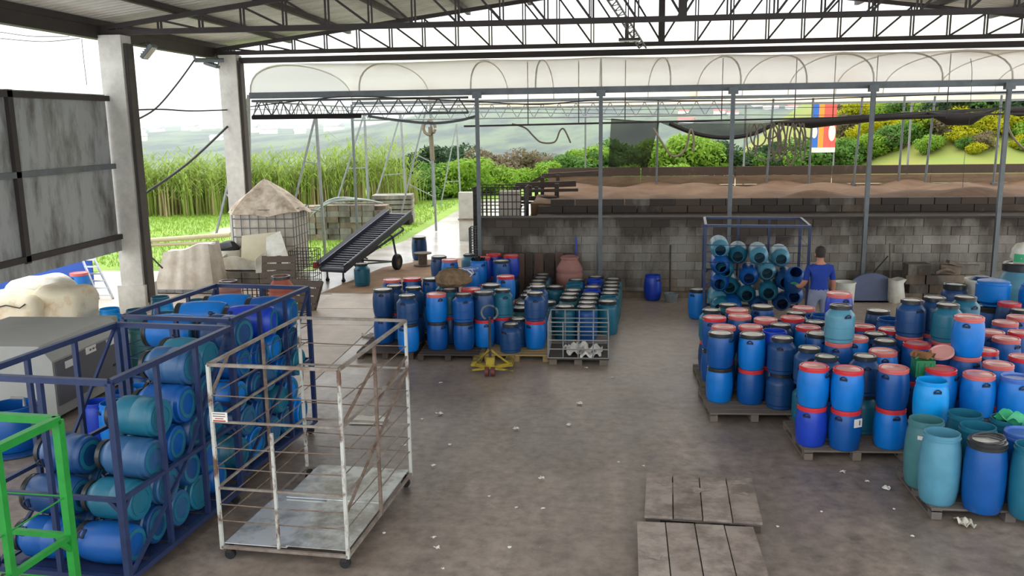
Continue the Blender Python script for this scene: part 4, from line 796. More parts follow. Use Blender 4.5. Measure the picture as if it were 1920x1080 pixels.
mb = MB(); mb.box((0, 0, .1), (.22, .18, .2)); mb.build('can_body', GREENPL, cg, smooth=False)
for dx in (-.07, 0, .07): MB().box((dx, -.094, .09), (.025, .012, .16)).build('rib', GREENPL, cg, smooth=False)
MB().tube([(-.09, 0, .2), (-.05, 0, .235), (.06, 0, .235), (.1, 0, .2)], .014, 6).build('carry_handle', GREENPL, cg)
MB().grid(lambda u, v: Vector(((u-.5)*.24, .02+(v-.5)*.18, .25+.04*math.sin(u*8+v*6))), 10, 8).build('brown_cloth', mat('brown_cloth', (140, 96, 60), .9), cg)
p = at(1783, 664, 1.15); tag(MB().lathe([(0, .02), (.12, .02), (.125, .03), (.142, .03), (.145, 0), (0, 0)], 22, Matrix.Translation((p.x-.06, p.y+.12, 1.13)) @ Matrix.Rotation(.35, 4, 'X') @ Matrix.Rotation(-.3, 4, 'Y')).build('loose_lid', PALE), 'loose pale pink drum lid leaning beside the tall bright drum', 'lid')

# ---- far right clutter behind the stack
def tub(px, py, z0, r, h, m_, lab, cat='tub', taper=.8):
    p = at(px, py, z0); o = empty('plastic_tub', (p.x, p.y, z0), 0, lab, cat)
    MB().lathe([(0, 0), (taper*r, 0), (r, h), (1.06*r, h), (1.06*r, h-.03), (r*1.0, h-.03), (.95*r, h-.005), (taper*.95*r, .02), (0, .02)], 22).build('body', m_, o); MB().tube([(r*1.02*math.cos(t), r*1.02*math.sin(t), h*.55-.05) for t in np.linspace(.2, 2.9, 10)], .008, 5).build('bail_handle', STEEL, o); return o
o = drum('M', 'bright', (6.45, 14.75, .95), 'upturned bright blue tub behind the red lids at the right edge', r=.26, h=.42, rot=(math.pi, 0, 0), handles=False); o.location.z = 1.37
drum('O', 'bright', (7.05, 14.6, .95), 'bright blue open tub cut by the right edge', r=.25, h=.38, handles=False)
for x, y in ((6.45, 14.75), (7.05, 14.6)): drum('W', 'mid', (x, y, PZ), 'blue drum hidden below the %s bright blue tub' % ('upturned' if x < 6.8 else 'open'), 'drums below the tubs', r=.24, h=.825, handles=False)
o = drum('N', 'sea', (7.45, 16.1, .0), 'large pale teal shouldered drum at the right edge under a white bundle', r=.36, h=1.45, handles=False)
mb = MB(); mb.lathe([(0, 0), (.15, 0), (.20, .1), (.19, .24), (.12, .34), (0, .37)], 18); mb.v = [(x+.012*math.sin(z*30+y*25), y, z) for x, y, z in mb.v]; o2 = mb.build('bundle', WHITEPL, None, loc=(7.48, 16.05, 1.45)); tag(o2, 'white bundle resting on the large pale teal drum', 'bundle')
MB().grid(lambda u, v: Vector((.205*math.sin((u-.5)*2.4), -.205*math.cos((u-.5)*2.4), .04+v*.14)), 10, 4).build('green_patch', GREENBAG, o2)
wb = empty('white_basket', at_y(1838, 552, 16.6), label='white bucket stuffed with dark bags behind the teal shouldered drums', cat='bucket'); wb.location.z = .75
MB().lathe([(0, 0), (.22, 0), (.27, .32), (.29, .32), (.29, .28), (.25, .28), (.2, .02), (0, .02)], 22).build('body', WHITEPL, wb); MB().lathe([(0, .2), (.2, .22), (.22, .3), (.12, .37), (0, .36)], 16).build('dark_bag', BODY['navy'], wb)
drum('N', 'navy', (wb.location.x, wb.location.y, 0), 'navy drum standing below the white bucket', r=.26, h=.75, handles=False); drum('T', 'navy', (wb.location.x-.5, wb.location.y-.1, 0), 'round grey blue drum left of the white bucket', r=.23, h=1.0, handles=False)

# ---- pallets
BRD = [cached(('brd', i), lambda i=i: MB().box((0, 0, 0), (1, 1, 1)).mesh('board', WOOD[i], False)) for i in range(4)]
def pallet(x, y, w, d, lab, wd=0, rz=0, n=7, h=PZ, group='pallets on the yard floor'):
    o = empty('wooden_pallet', (x, y, 0.006), rz, lab, 'pallet', group)
    for i in range(n): put('deck_board', BRD[wd], o, (0, -d/2+d*(i+.5)/n, h-.012-.006), None, (w, d/n*.82, .022))
    for sx in (-1, 0, 1):
        put('runner', BRD[wd], o, (sx*(w/2-.05), 0, h-.034), None, (.1, d, .02))
        for sy in (-1, 0, 1): put('block', BRD[wd], o, (sx*(w/2-.05), sy*(d/2-.06), .058), None, (.1, .12, .07))
        put('bottom_board', BRD[wd], o, (sx*(w/2-.05), 0, .012), None, (.1, d, .022))
    return o
pallet(-3.62, 15.05, 1.0, 1.15, 'dark pallet under the leftmost navy drums of the middle stack', 1); pallet(-2.5, 14.95, 1.05, 1.15, 'dark pallet under the bright red lidded drum of the middle stack', 1); pallet(-1.33, 14.98, 1.1, 1.15, 'pale new pallet in front of the pallet jack', 2)
pallet(-3.6, 16.4, 1.0, 1.1, 'dark pallet in the second row of the middle stack, left', 1); pallet(-2.5, 16.3, 1.0, 1.1, 'dark pallet in the second row of the middle stack, centre', 1); pallet(-1.76, 16.47, .38, .8, 'short dark pallet deep inside the middle stack', 1)
pallet(-2.75, 18.75, 1.7, 1.5, 'dark pallet under the deep blue red lidded drums near the wall', 1)
pallet(2.12, 12.1, 1.18, 1.15, 'grey pallet under the left front corner of the right stack', 0, .03); pallet(2.15, 13.4, 1.15, 1.15, 'grey pallet in the second row of the right stack', 0)
pallet(3.08, 10.75, 1.22, 1.1, 'grey pallet under the two bright red lidded drums', 0, .02); pallet(4.35, 10.55, 1.2, 1.1, 'grey pallet under the front bright drums at the right', 0)
pallet(4.15, 9.2, 1.5, 1.15, 'worn wide pallet under the tall open drums at the corner', 3, -.03)
pallet(3.4, 12.0, 1.2, 1.1, 'grey pallet in the middle of the right stack', 0); pallet(3.3, 13.3, 1.1, 1.2, 'grey pallet at the back of the right stack', 0); pallet(4.7, 11.9, 1.3, 1.3, 'grey pallet under the shouldered drums', 0); pallet(5.8, 12.4, .8, 1.4, 'grey pallet at the right edge of the right stack', 0); pallet(4.25, 13.3, .7, .9, 'small grey pallet behind the shouldered drums', 0); pallet(6.6, 14.6, 1.6, .9, 'grey pallet below the bright tubs', 0); pallet(5.5, 10.72, .9, .9, 'grey pallet at right edge behind the corner pallet', 0)
PLK = [mat('dirty_plank_%s' % k, c_, .85, rgb2=c2_, scale=3.2, bump=.4, bscale=14, gen='World', thr=(.40, .62)) for k, c_, c2_ in (('grey', (158, 146, 136), (116, 104, 95)), ('brown', (150, 137, 127), (110, 98, 89)))]
PLM = [MB().box((0, 0, 0), (1, 1, 1)).mesh('plank', m_, False) for m_ in PLK]
def plank_pallet(corners, lab):
    P = [at(x, y, .13) for x, y in corners]; c_ = sum(P, Vector())/4; ex = ((P[1]-P[0])+(P[2]-P[3]))/2; ey = ((P[0]-P[3])+(P[1]-P[2]))/2; w0 = ex.length; d = ey.length; rz = math.atan2(ex.y, ex.x)
    o = empty('plank_pallet', (c_.x, c_.y, 0), rz, lab, 'pallet', 'wide plank pallets on the floor'); w = w0/4
    for k in range(4): put('plank', PLM[k % 2], o, (-w0/2+w*(k+.5), jit(.012), .115+jit(.003)), (0, jit(.006), 0), (w-.012, d, .028))
    for sy in (-1, 0, 1):
        put('cross_bearer', BRD[3], o, (0, sy*(d/2-.07), .088), None, (w0-.03, .1, .024))
        for k in (-1, 0, 1): put('block', BRD[1], o, (k*(w0/2-.09), sy*(d/2-.07), .04), None, (.14, .11, .07))
plank_pallet(((1213, 885), (1418, 897), (1423, 978), (1206, 966)), 'far one of two dirty wide plank pallets on the floor'); plank_pallet(((1204, 976), (1420, 989), (1440, 1092), (1184, 1084)), 'near one of two dirty wide plank pallets on the floor')
STAIN = mat('spilled_pale_dust', (156, 147, 137), .9, rgb2=(122, 112, 102), scale=14)
for i_, (px, py, s_) in enumerate(((1245, 905, .05), (1310, 918, .07), (1300, 900, .03), (1385, 905, .05), (1395, 925, .03), (1230, 1045, .04))):
    p = at(px, py, .135); mb = MB(); mb.slab(lambda u, v: Vector((p.x+s_*1.3*math.cos(6.283*u)*v*(1+.4*math.sin(u*19+i_)), p.y+s_*math.sin(6.283*u)*v*(1+.4*math.sin(u*19+i_)), .1345+.004*(1-v))), 16, 2, .002); tag(mb.build('dust_patch', STAIN), '%s pale dust patch spilled on the plank pallets' % ORD[i_], 'dust', 'dust patches on the plank pallets')

# =====================================================================================================
# CAGES AND LYING DRUMS
# =====================================================================================================
def caster(o, x, y, z=.0, r=.05):
    MB().lathe([(0, -.02), (r, -.02), (r, .02), (0, .02)], 14, Matrix.Translation((x, y, z+r)) @ Matrix.Rotation(math.pi/2, 4, 'X')).build('caster_wheel', RUBBER, o)
    MB().box((x, y, z+r+.05), (.05, .06, .06)).build('caster_fork', STEELDK, o, smooth=False)
def cage(name, x, y, rz, w, d, h, mt, label, th=.045, z0=.14, posts_x=(), posts_y=(), rails=(.5,), wires=(), wire_mt=None, front_open=False, brace=True):
    o = empty(name, (x, y, 0), rz, label, 'cage cart'); X, Y = w/2, d/2
    for sx in (-1, 1):
        for sy in (-1, 1):
            MB().box((sx*X, sy*Y, (z0+h)/2), (th, th, h-z0)).build('corner_post', mt, o, smooth=False); caster(o, sx*(X-.05), sy*(Y-.05))
    def ring(z, nm, t, sides='fblr'):
        for s in sides:
            a, b = dict(f=((-X, -Y), (X, -Y)), b=((-X, Y), (X, Y)), l=((-X, -Y), (-X, Y)), r=((X, -Y), (X, Y)))[s]
            MB().bar((*a, z), (*b, z), t, t*.95).build(nm, mt, o, smooth=False)
    ring(h, 'top_rail', th); ring(z0+.02, 'base_rail', th)
    for f in rails: ring(z0+(h-z0)*f, 'middle_rail', th*.7, 'lrb' if front_open else 'fblr')
    for f in posts_y:
        for sx in (-1, 1): MB().box((sx*X, -Y+d*f, (z0+h)/2), (th*.8, th*.8, h-z0)).build('side_post', mt, o, smooth=False)
    for f in posts_x:
        for sy in ((1,) if front_open else (-1, 1)): MB().box((-X+w*f, sy*Y, (z0+h)/2), (th*.8, th*.8, h-z0)).build('end_post', mt, o, smooth=False)
    for f in wires:
        z = z0+(h-z0)*f; P = [(-X, -Y, z), (X, -Y, z), (X, Y, z), (-X, Y, z)]
        for i in range(4): MB().tube([P[i], ((P[i][0]+P[(i+1) % 4][0])/2, (P[i][1]+P[(i+1) % 4][1])/2, z-.008), P[(i+1) % 4]], .006, 5).build('wire', wire_mt or mt, o)
    if brace:
        zm = z0+(h-z0)*rails[0]
        for sx in (-1, 1):
            for sy in (-1, 1):
                MB().bar((sx*X, sy*Y, zm-.12), (sx*X, sy*(Y-.12), zm), th*.6).build('gusset', mt, o, smooth=False); MB().bar((sx*X, sy*Y, zm-.12), (sx*(X-.12), sy*Y, zm), th*.6).build('gusset', mt, o, smooth=False)
    return o
WH = 1.9
wc = cage('wire_cage', -2.76, 8.27, -.09, 1.24, 1.95, WH, RUSTST, 'empty rusty white cage cart with a metal sheet floor', .03, .12, rails=(.34, .7), wires=(.16, .25, .45, .56, .84), wire_mt=RUSTDK, brace=False)
MB().box((-.05, -.975, .72), (.026, .026, 1.12)).build('end_post', RUSTST, wc, smooth=False); MB().box((.62, -.05, 1.0), (.03, .03, 1.76)).build('side_post', RUSTDK, wc, smooth=False); MB().box((-.62, .1, 1.0), (.026, .026, 1.76)).build('side_post', RUSTDK, wc, smooth=False)
for p_, q_ in (((.62, -.97, 1.38), (.62, .0, 1.72)), ((.62, -.97, .55), (.62, .97, 1.35)), ((.62, -.05, 1.3), (.62, .97, 1.5)), ((-.62, -.95, 1.62), (-.62, -.6, WH))): MB().bar(p_, q_, .022).build('diagonal_brace', RUSTDK, wc, smooth=False)
for ch in wc.children:
    if ch.name.split('.')[0] in ('top_rail', 'middle_rail', 'base_rail'): ch.data.materials[0] = PIPEG
SHINY = mat('glare_metal_sheet', (232, 236, 236), .16, metal=.45, rgb2=(176, 174, 166), scale=2.6, thr=(.45, .62), spec=.8)  # bright sky glare put into the sheet's patchy colour
for k, (x0, x1, y0, y1, dz) in enumerate(((-.60, .02, -.96, .3, .0), (.0, .60, -.94, .1, .012), (-.46, .60, .08, .95, .02))):
    MB().box(((x0+x1)/2, (y0+y1)/2, .165+dz), (x1-x0, y1-y0, .008), Matrix.Rotation(.01*(k-1), 3, 'X')).build('floor_sheet', SHINY, wc, smooth=False)
sg = MB().box((-.53, -1.0, 1.42), (.15, .012, .09)).build('sign_plate', PAPER, wc, smooth=False); sg['label'] = 'small white sign with faint printed lines'
REDP = mat('print_red', (170, 70, 60), .8)
for k in range(4): MB().box((-.53, -1.008, 1.452-.022*k), (.12 if k != 2 else .08, .004, .007 if k < 3 else .012), None).build('print_line', REDP if k > 1 else mat('print_grey', (120, 100, 96), .8), sg, smooth=False)
ca = cage('blue_cage', -4.44, 9.94, -.12, 1.30, 1.92, 1.95, BLUEST, 'far navy steel cage cart heaped with lying blue drums', .05, .14, posts_x=(.5,), posts_y=(.33, .66), rails=(.48,), wires=(.62, .74, .82))
cb = cage('blue_cage', -4.56, 7.72, -.10, 1.32, 1.98, 1.93, BLUEST, 'near navy steel cage cart half filled with lying blue drums', .055, .14, posts_x=(.5,), posts_y=(.33, .66), rails=(.42,), wires=())
for c in (ca, cb):
    for k in range(6): MB().box((0, -.8+.32*k, .165), (1.28, .26, .02)).build('floor_board', BLUEST, c, smooth=False)
    for sx in (-1, 1): MB().bar((sx*.655, -.95, .18), (sx*.655, .0, .82), .03).build('diagonal_brace', BLUEST, c, smooth=False); MB().bar((sx*.655, .0, .82), (sx*.655, .95, 1.9), .03).build('diagonal_brace', BLUEST, c, smooth=False)
cage('green_cage', -4.66, 5.33, -.1, 1.35, 1.15, 1.9, GREENST, 'bright green steel cage cart at the left edge', .06, .14, posts_x=(), posts_y=(.48,), rails=(.48,), wires=(.28, .66))
LIE_T = ['N', 'W', 'N', 'N']
def lie(cx, cy, crz, lx, ly, z, c, label, grp, t='N', yaw=0, tilt=0, h=.53, r=.187):
    ca_, sa = math.cos(crz), math.sin(crz); x = cx+lx*ca_-ly*sa; y = cy+lx*sa+ly*ca_
    M = Matrix.Rotation(crz+yaw, 4, 'Z') @ Matrix.Rotation(-math.pi/2+tilt, 4, 'Y')
    o = drum(t, c, (x, y, z), label, grp, r=r, h=h, handles=True, ha=random.uniform(0, 6.2)); o.rotation_euler = M.to_euler()
    q = M @ Vector((0, 0, h/2)); o.location = Vector((x, y, z))-q
    if ('base', r) not in MESH: MESH[('base', r)] = MB().lathe([(.55*r, -.0), (.55*r, -.008), (.74*r, -.008), (.74*r, 0)], 20).mesh('base_ring', BODY['teal'])
    put('base_ring', MESH[('base', r)], o.children[0] if o.children[0].name.startswith('body') else o)
    return o
def fill(cart, layers, place, grp, cols):
    cx, cy = cart.location.x, cart.location.y; rz = cart.rotation_euler.z; i = 0
    for L, (z, yl, yr) in enumerate(layers):
        for s, lx, ys in (('left', -.31, yl), ('right', .31, yr)):
            for j, y in enumerate(ys):
                c = cols[i % len(cols)]; t = LIE_T[(i*7+L) % 4]; i += 1
                lie(cx, cy, rz, lx+jit(.035), y, z, c, '%s drum lying %s in the %s, %s layer, %s from front' % (CN[c], s, place, ORD[L], ORD[j]), grp, t, jit(.08), jit(.04))
r5 = [-.745, -.37, .005, .38, .755]; r4 = [-.555, -.18, .195, .57]
fill(cb, [(.365, r5[:3], r5), (.695, r4[:2], r4), (1.025, r5[1:2], r5[1:]), (1.355, [], r4[1:]), (1.685, [], r5[3:])], 'near navy cage', 'lying drums in the near navy cage', ['mid', 'navy', 'steel', 'mid', 'navy', 'steel', 'teal', 'mid', 'navy', 'steel', 'teal', 'steel', 'navy'])
fill(ca, [(.365, r5, r5), (.695, r4, r4), (1.025, r5, r5), (1.355, r4, r4)], 'far navy cage', 'lying drums in the far navy cage', ['mid', 'bright', 'navy', 'steel', 'mid', 'teal', 'bright', 'steel', 'navy', 'bright', 'mid'])
for lx, ly, z, c, yw, t, lab in ((-.30, -.60, 1.69, 'bright', .05, 'W', 'bright blue drum on top of the far navy cage heap, front left'), (.30, -.55, 1.69, 'navy', -.1, 'N', 'navy drum on top of the far navy cage heap, front right'), (-.28, .0, 1.72, 'bright', .25, 'W', 'bright blue drum on top of the far navy cage heap, middle left'), (.34, .0, 1.69, 'deep', .2, 'W', 'deep blue drum on top of the far navy cage heap, middle right'), (-.25, .55, 1.70, 'bright', .3, 'W', 'bright blue drum on top of the far navy cage heap, back left'), (.36, .50, 1.70, 'mid', .15, 'W', 'blue drum on top of the far navy cage heap, back right')):
    lie(ca.location.x, ca.location.y, -.12, lx, ly, z+.02, c, lab, 'lying drums in the far navy cage', t, yw, 0, .58, .205)

# drums standing on the floor left of the cages
for px, py, t, c, lab, r, h in ((187, 822, 'O', 'deep', 'deep blue open drum on the floor left of the near navy cage', .19, .5), (220, 832, 'O', 'bright', 'bright blue open drum on the floor close to the near navy cage', .19, .55), (238, 800, 'O', 'mid', 'blue open drum behind the bright open one at the near navy cage', .19, .5), (262, 790, 'O', 'bright', 'bright blue open drum partly behind the corner post of the near cage', .19, .5), (272, 762, 'O', 'navy', 'navy open drum behind the posts between both navy cages', .19, .5)):
    p = at(px, py, 0); drum(t, c, (p.x, p.y, .01), lab, r=r, h=h)
p = at(38, 842, 0); bd = drum('O', 'mid', (p.x-.05, p.y, .03), 'wide blue tub with a tap beside the grey machine', r=.34, h=.56, handles=False)
MB().tube([(.25, -.1, .58), (.25, -.1, .68), (.12, -.16, .70)], .02, 8).build('tap_pipe', STEEL, bd); MB().lathe([(0, 0), (.42, 0), (.42, .03), (0, .03)], 24, Matrix.Translation((0, 0, -.02))).build('base_plate', BODY['navy'], bd)
# row of teal open drums near the first column
k = 0; cols_ = []
for px, py, c, z in ((160, 574, 'cyan', .7), (182, 572, 'teal', .7), (205, 578, 'cyan', .7), (228, 582, 'teal', .7), (255, 580, 'teal', .7), (282, 574, 'teal', .7), (306, 568, 'cyan', .7), (338, 566, 'teal', .7), (368, 562, 'teal', .7), (398, 568, 'teal', .7), (425, 566, 'teal', .7), (466, 566, 'teal', .7), (300, 556, 'teal', .7), (325, 552, 'teal', .7), (248, 596, 'greenteal', .7), (282, 596, 'teal', .7), (260, 616, 'greenteal', .7), (230, 606, 'teal', .7), (215, 592, 'cyan', .7), (310, 586, 'teal', .7), (345, 588, 'mid', .7)):
    p = at(px, py, z)
    if any(math.hypot(p.x-a, p.y-b) < .42 for a, b in cols_): continue
    cols_.append((p.x, p.y)); drum('O', c, (p.x, p.y, 0.01), '%s open %s drum of the crowd before the first column' % (ORD[k], CN[c]), 'open drums before the first column', r=.2, h=.69, handles=False); k += 1
# ---- far cart with mouths toward the camera
fc = cage('blue_cage', 3.14, 17.75, -.1, 1.92, 1.42, 2.0, BLUEST, 'tall navy cage cart of lidless drums beside the worker', .05, .14, posts_x=(.36, .68), posts_y=(), rails=(.42,), wires=(.62, .8), front_open=True)
FCD = [(1341, 509, 'mid'), (1336, 536, 'mid'), (1389, 500, 'teal'), (1404, 522, 'mid'), (1441, 515, 'sea'), (1402, 560, 'teal'), (1446, 552, 'teal'), (1497, 563, 'mid'), (1374, 540, 'teal'), (1470, 532, 'navy'), (1342, 484, 'sea'), (1466, 494, 'sea'), (1414, 488, 'sea'), (1362, 512, 'teal'), (1340, 565, 'sea'), (1372, 570, 'mid'), (1472, 568, 'navy'), (1424, 580, 'navy'), (1334, 592, 'teal')]
Q = []
for px, py, c in FCD: p = at_y(px, py, 17.1); Q.append((p.x, p.z))
Q = relax(Q, .187, 200)
for i, ((px, py, c), (x, z)) in enumerate(zip(FCD, Q)):
    x = max(2.42, min(3.85, x)); z = max(.36, z)
    o = drum('M', c, (x, 17.15, z), 'lidless %s drum lying in the tall cage, %s counted from upper left' % (CN[c], ORD[i]), 'lidless drums in the tall cage', r=.186, h=.60, handles=False)
    M = Matrix.Rotation(jit(.06)-.1, 4, 'Z') @ Matrix.Rotation(math.pi/2+.12, 4, 'X'); o.rotation_euler = M.to_euler(); y0 = 17.1+.12*(i % 3)
    o.location = Vector((x, y0, z))-M @ Vector((0, 0, .60)) ; o.location.z = max(o.location.z, .36)
p = at_y(1493, 512, 16.75); o = drum('M', 'mid', (p.x, 17.0, p.z), 'blue lidless drum being pulled upright by the worker', r=.19, h=.62, handles=False); M = Matrix.Rotation(-.15, 4, 'Z') @ Matrix.Rotation(.95, 4, 'X'); o.rotation_euler = M.to_euler(); o.location = Vector((p.x, 16.78, p.z+.02))-M @ Vector((0, 0, .62))
drum('W', 'bright', (2.08, 17.9, .02), 'bright blue drum standing left of the tall cage', r=.19, h=.6)

# =====================================================================================================
# THE WORKER (seen from behind)
# =====================================================================================================
def skinmesh(name, verts, edges, root=0, sub=2):
    me = bpy.data.meshes.new(name+'_base'); me.from_pydata([v[0] for v in verts], edges, []); o = bpy.data.objects.new(name+'_base', me); COL.objects.link(o)
    sk = o.modifiers.new('skin', 'SKIN'); lay = me.skin_vertices[0].data
    for i, v in enumerate(verts): lay[i].radius = v[1] if isinstance(v[1], tuple) else (v[1], v[1]); lay[i].use_root = (i == root)
    sk.use_smooth_shade = True; s = o.modifiers.new('sub', 'SUBSURF'); s.levels = sub; s.render_levels = sub
    dg = bpy.context.evaluated_depsgraph_get(); out = bpy.data.meshes.new_from_object(o.evaluated_get(dg)); out.name = name
    bpy.data.objects.remove(o); bpy.data.meshes.remove(me); return out
hV = [((0, 0, .93), (.15, .12)), ((0, .0, 1.08), (.155, .115)), ((0, 0, 1.25), (.175, .12)), ((0, 0, 1.40), (.165, .105)), ((0, 0, 1.49), (.07, .065)), ((0, .01, 1.56), (.055, .058)), ((0, .02, 1.64), (.078, .095)), ((0, .015, 1.72), (.072, .085)),
      ((-.20, 0, 1.40), .068), ((-.245, .04, 1.13), .052), ((-.30, .12, 1.02), .044), ((-.34, .26, 1.06), .034), ((.20, 0, 1.40), .068), ((.26, .02, 1.14), .052), ((.285, .07, .96), .04), ((.285, .12, .87), .032),
      ((-.10, 0, .86), .105), ((-.12, .03, .50), .075), ((-.125, 0, .12), .05), ((-.13, .14, .05), .042), ((.10, 0, .86), .105), ((.13, .02, .50), .075), ((.14, -.02, .12), .05), ((.15, .12, .05), .042)]
hE = [(0, 1), (1, 2), (2, 3), (3, 4), (4, 5), (5, 6), (6, 7), (3, 8), (8, 9), (9, 10), (10, 11), (3, 12), (12, 13), (13, 14), (14, 15), (0, 16), (16, 17), (17, 18), (18, 19), (0, 20), (20, 21), (21, 22), (22, 23)]
bm_ = skinmesh('person', hV, hE, 0, 3)
for m_ in (SKIN, SHIRT, TROUS, GLOVE, SHOE, HAIR): bm_.materials.append(m_)
for p_ in bm_.polygons:
    c = p_.center; k = 0
    if c.z < .1: k = 4
    elif c.z < 1.0 and abs(c.x) < .235 : k = 2
    elif abs(c.x) > .19 and c.z < .98 and c.x > 0: k = 3 if c.z < .93 else 0
    elif c.x < -.19 and c.z < 1.12 and c.y > .17: k = 3
    elif abs(c.x) > .2 and c.z < 1.17: k = 0
    elif c.z < 1.475: k = 1
    p_.material_index = k; p_.use_smooth = True
man = put('person', bm_); pm = at(1535, 642, 0); man.location = (pm.x-.02, pm.y+.1, 0)
topz = at_y(1535, 462, man.location.y).z; sc_ = topz/1.80; man.scale = (sc_*1.04, sc_*1.04, sc_); man.rotation_euler = (0, 0, .12)
tag(man, 'worker seen from behind in blue shirt, grey trousers and green gloves', 'person')
mb = MB(); mb.lathe([(.080, 1.60), (.092, 1.66), (.090, 1.73), (.07, 1.78), (.035, 1.803), (0, 1.808)], 20, Matrix.Translation((0, .012, 0)), 1.0, 1.14); mb.v = [(x, y, z) if y < .06 or z > 1.72 else (x*.9, y*.8, z) for x, y, z in mb.v]; mb.build('hair', HAIR, man)
for s in (-1, 1): MB().lathe([(0, -.012), (.022, -.008), (.026, 0), (.022, .008), (0, .012)], 12, Matrix.Translation((s*.092, .02, 1.645)) @ Matrix.Rotation(math.pi/2, 4, 'Y') @ Matrix.Diagonal((1.4, 1, 1, 1))).build('ear', SKIN, man)
MB().lathe([(.0, .0), (.018, .0), (.012, .035), (0, .05)], 10, Matrix.Translation((0, .115, 1.635)) @ Matrix.Rotation(-.5, 4, 'X')).build('nose', SKIN, man)
for s in (-1, 1): MB().lathe([(0, -.008), (.011, 0), (0, .008)], 10, Matrix.Translation((s*.035, .107, 1.665))).build('eye', HAIR, man)
MB().box((0, .112, 1.595), (.045, .008, .01)).build('mouth', REDP, man, smooth=False)
def fingers(base, d, up, mtl, parent):
    base = Vector(base); d = Vector(d).normalized(); up = Vector(up).normalized(); side = d.cross(up)
    for i, L in enumerate((.07, .082, .086, .076)):
        b = base+side*(-.032+.021*i)
        MB().tube([b, b+d*L*.5, b+d*L*.8-up*L*.25, b+d*L*.9-up*L*.5], [.0105, .010, .009, .0075], 7).build('finger', mtl, parent)
    b = base-d*.05-side*.03; MB().tube([b, b-side*.03+d*.03, b-side*.035+d*.065-up*.01], [.013, .011, .009], 7).build('thumb', mtl, parent)
fingers((-.345, .285, 1.065), (-.35, 1, .15), (0, 0, 1), GLOVE, man); fingers((.285, .135, .845), (0, .3, -1), (-1, .1, 0), GLOVE, man)
tag(man, None, None)

# =====================================================================================================
# CONVEYOR
# =====================================================================================================
F0 = Vector((-6.72, 21.85, .34)); F1 = Vector((-5.72, 25.35, 1.36)); ax = (F1-F0); LN = ax.length; ax.normalize(); sd = Vector((ax.y, -ax.x, 0)).normalized(); nn = sd.cross(ax)*1
if nn.z < 0: nn = -nn
cv = empty('belt_conveyor', (F0.x, F0.y, 0), 0, 'inclined black cleated belt conveyor on wheels', 'conveyor'); O = Vector(cv.location)
pt = lambda t, s, n: F0+ax*(LN*t)+sd*s+nn*n-O
Mx = Matrix((sd, ax, nn)).transposed()
BELT = mat('black_belt', (70, 72, 82), .45, var=.2); NAVYM = mat('dark_navy_paint', (46, 50, 68), .45, var=.2)
MB().box(pt(.5, 0, .02), (.70, LN, .03), Mx).build('belt', BELT, cv, smooth=False)
for k in range(26): MB().box(pt((k+.5)/26, 0, .055), (.66, .025, .05), Mx).build('cleat', BELT, cv, smooth=False)
for s in (-1, 1):
    MB().box(pt(.5, s*.37, .06), (.03, LN+.1, .2), Mx).build('side_rail', NAVYM, cv, smooth=False); MB().box(pt(.5, s*.43, .17), (.12, LN, .02), Mx @ Matrix.Rotation(-s*.6, 3, 'Y')).build('side_flare', NAVYM, cv, smooth=False)
    MB().bar(pt(.12, s*.26, -.08), pt(.9, s*.26, -.28), .05).build('lower_chord', NAVYM, cv, smooth=False)
    for t in (.25, .45, .65, .82): MB().bar(pt(t, s*.26, -.03), pt(t+.08, s*.26, -.24), .035).build('web_bar', NAVYM, cv, smooth=False)
for t, r in ((0, .07), (1, .08)):
    c = pt(t, 0, .0); MB().tube([c-sd*.35, c+sd*.35], r, 14).build('roller', BELT, cv)
GRN = mat('faded_green_steel', (88, 112, 92), .6)
wx = pt(.62, 0, 0); wz = .23
for s in (-1, 1):
    c = Vector((wx.x, wx.y, wz))+sd*(s*.62)
    MB().lathe([(.10, -.06), (.19, -.07), (.22, -.05), (.225, 0), (.22, .05), (.19, .07), (.10, .06)], 22, Matrix.Translation(c) @ Matrix((sd, ax.cross(sd), ax)).transposed().to_4x4() @ Matrix.Rotation(math.pi/2, 4, 'Y')).build('tyre', RUBBER, cv)
    MB().lathe([(0, -.04), (.11, -.05), (.11, .05), (0, .04)], 16, Matrix.Translation(c) @ Matrix((sd, ax.cross(sd), ax)).transposed().to_4x4() @ Matrix.Rotation(math.pi/2, 4, 'Y')).build('wheel_hub', RUSTDK, cv)
    MB().bar(c, pt(.72, s*.27, -.22), .05).build('leg_strut', NAVYM, cv, smooth=False)
    MB().bar(c+Vector((0, 0, .02)), pt(.18, s*.27, -.15), .04).build('tow_bar', GRN, cv, smooth=False)
    e = pt(.02, s*.24, 0); MB().box((e.x, e.y, .17), (.04, .04, .26)).build('front_leg', NAVYM, cv, smooth=False); caster(cv, e.x, e.y, 0, .05)
MB().tube([Vector((wx.x, wx.y, wz))-sd*.62, Vector((wx.x, wx.y, wz))+sd*.62], .025, 8).build('axle', STEELDK, cv)
MB().box(pt(1.0, .2, -.12), (.3, .25, .22), Mx).build('drive_motor', STEELDK, cv, smooth=False)
e = pt(.0, -.52, .02); MB().lathe([(0, 0), (.07, 0), (.085, .05), (.085, .16), (0, .17)], 14, Matrix.Translation(e)).build('red_guard', RED, cv)
# cable spool beside
p = at(793, 499, 0); sp = empty('cable_spool', (p.x, p.y, .02), label='small wooden cable spool standing on dirt behind the middle stack', cat='spool')
for z in (0, .34): MB().lathe([(0, z), (.26, z), (.26, z+.03), (0, z+.03)], 20).build('flange', WOOD[0], sp)
MB().lathe([(0, .03), (.13, .03), (.13, .34), (0, .34)], 16).build('hub', WOOD[0], sp)
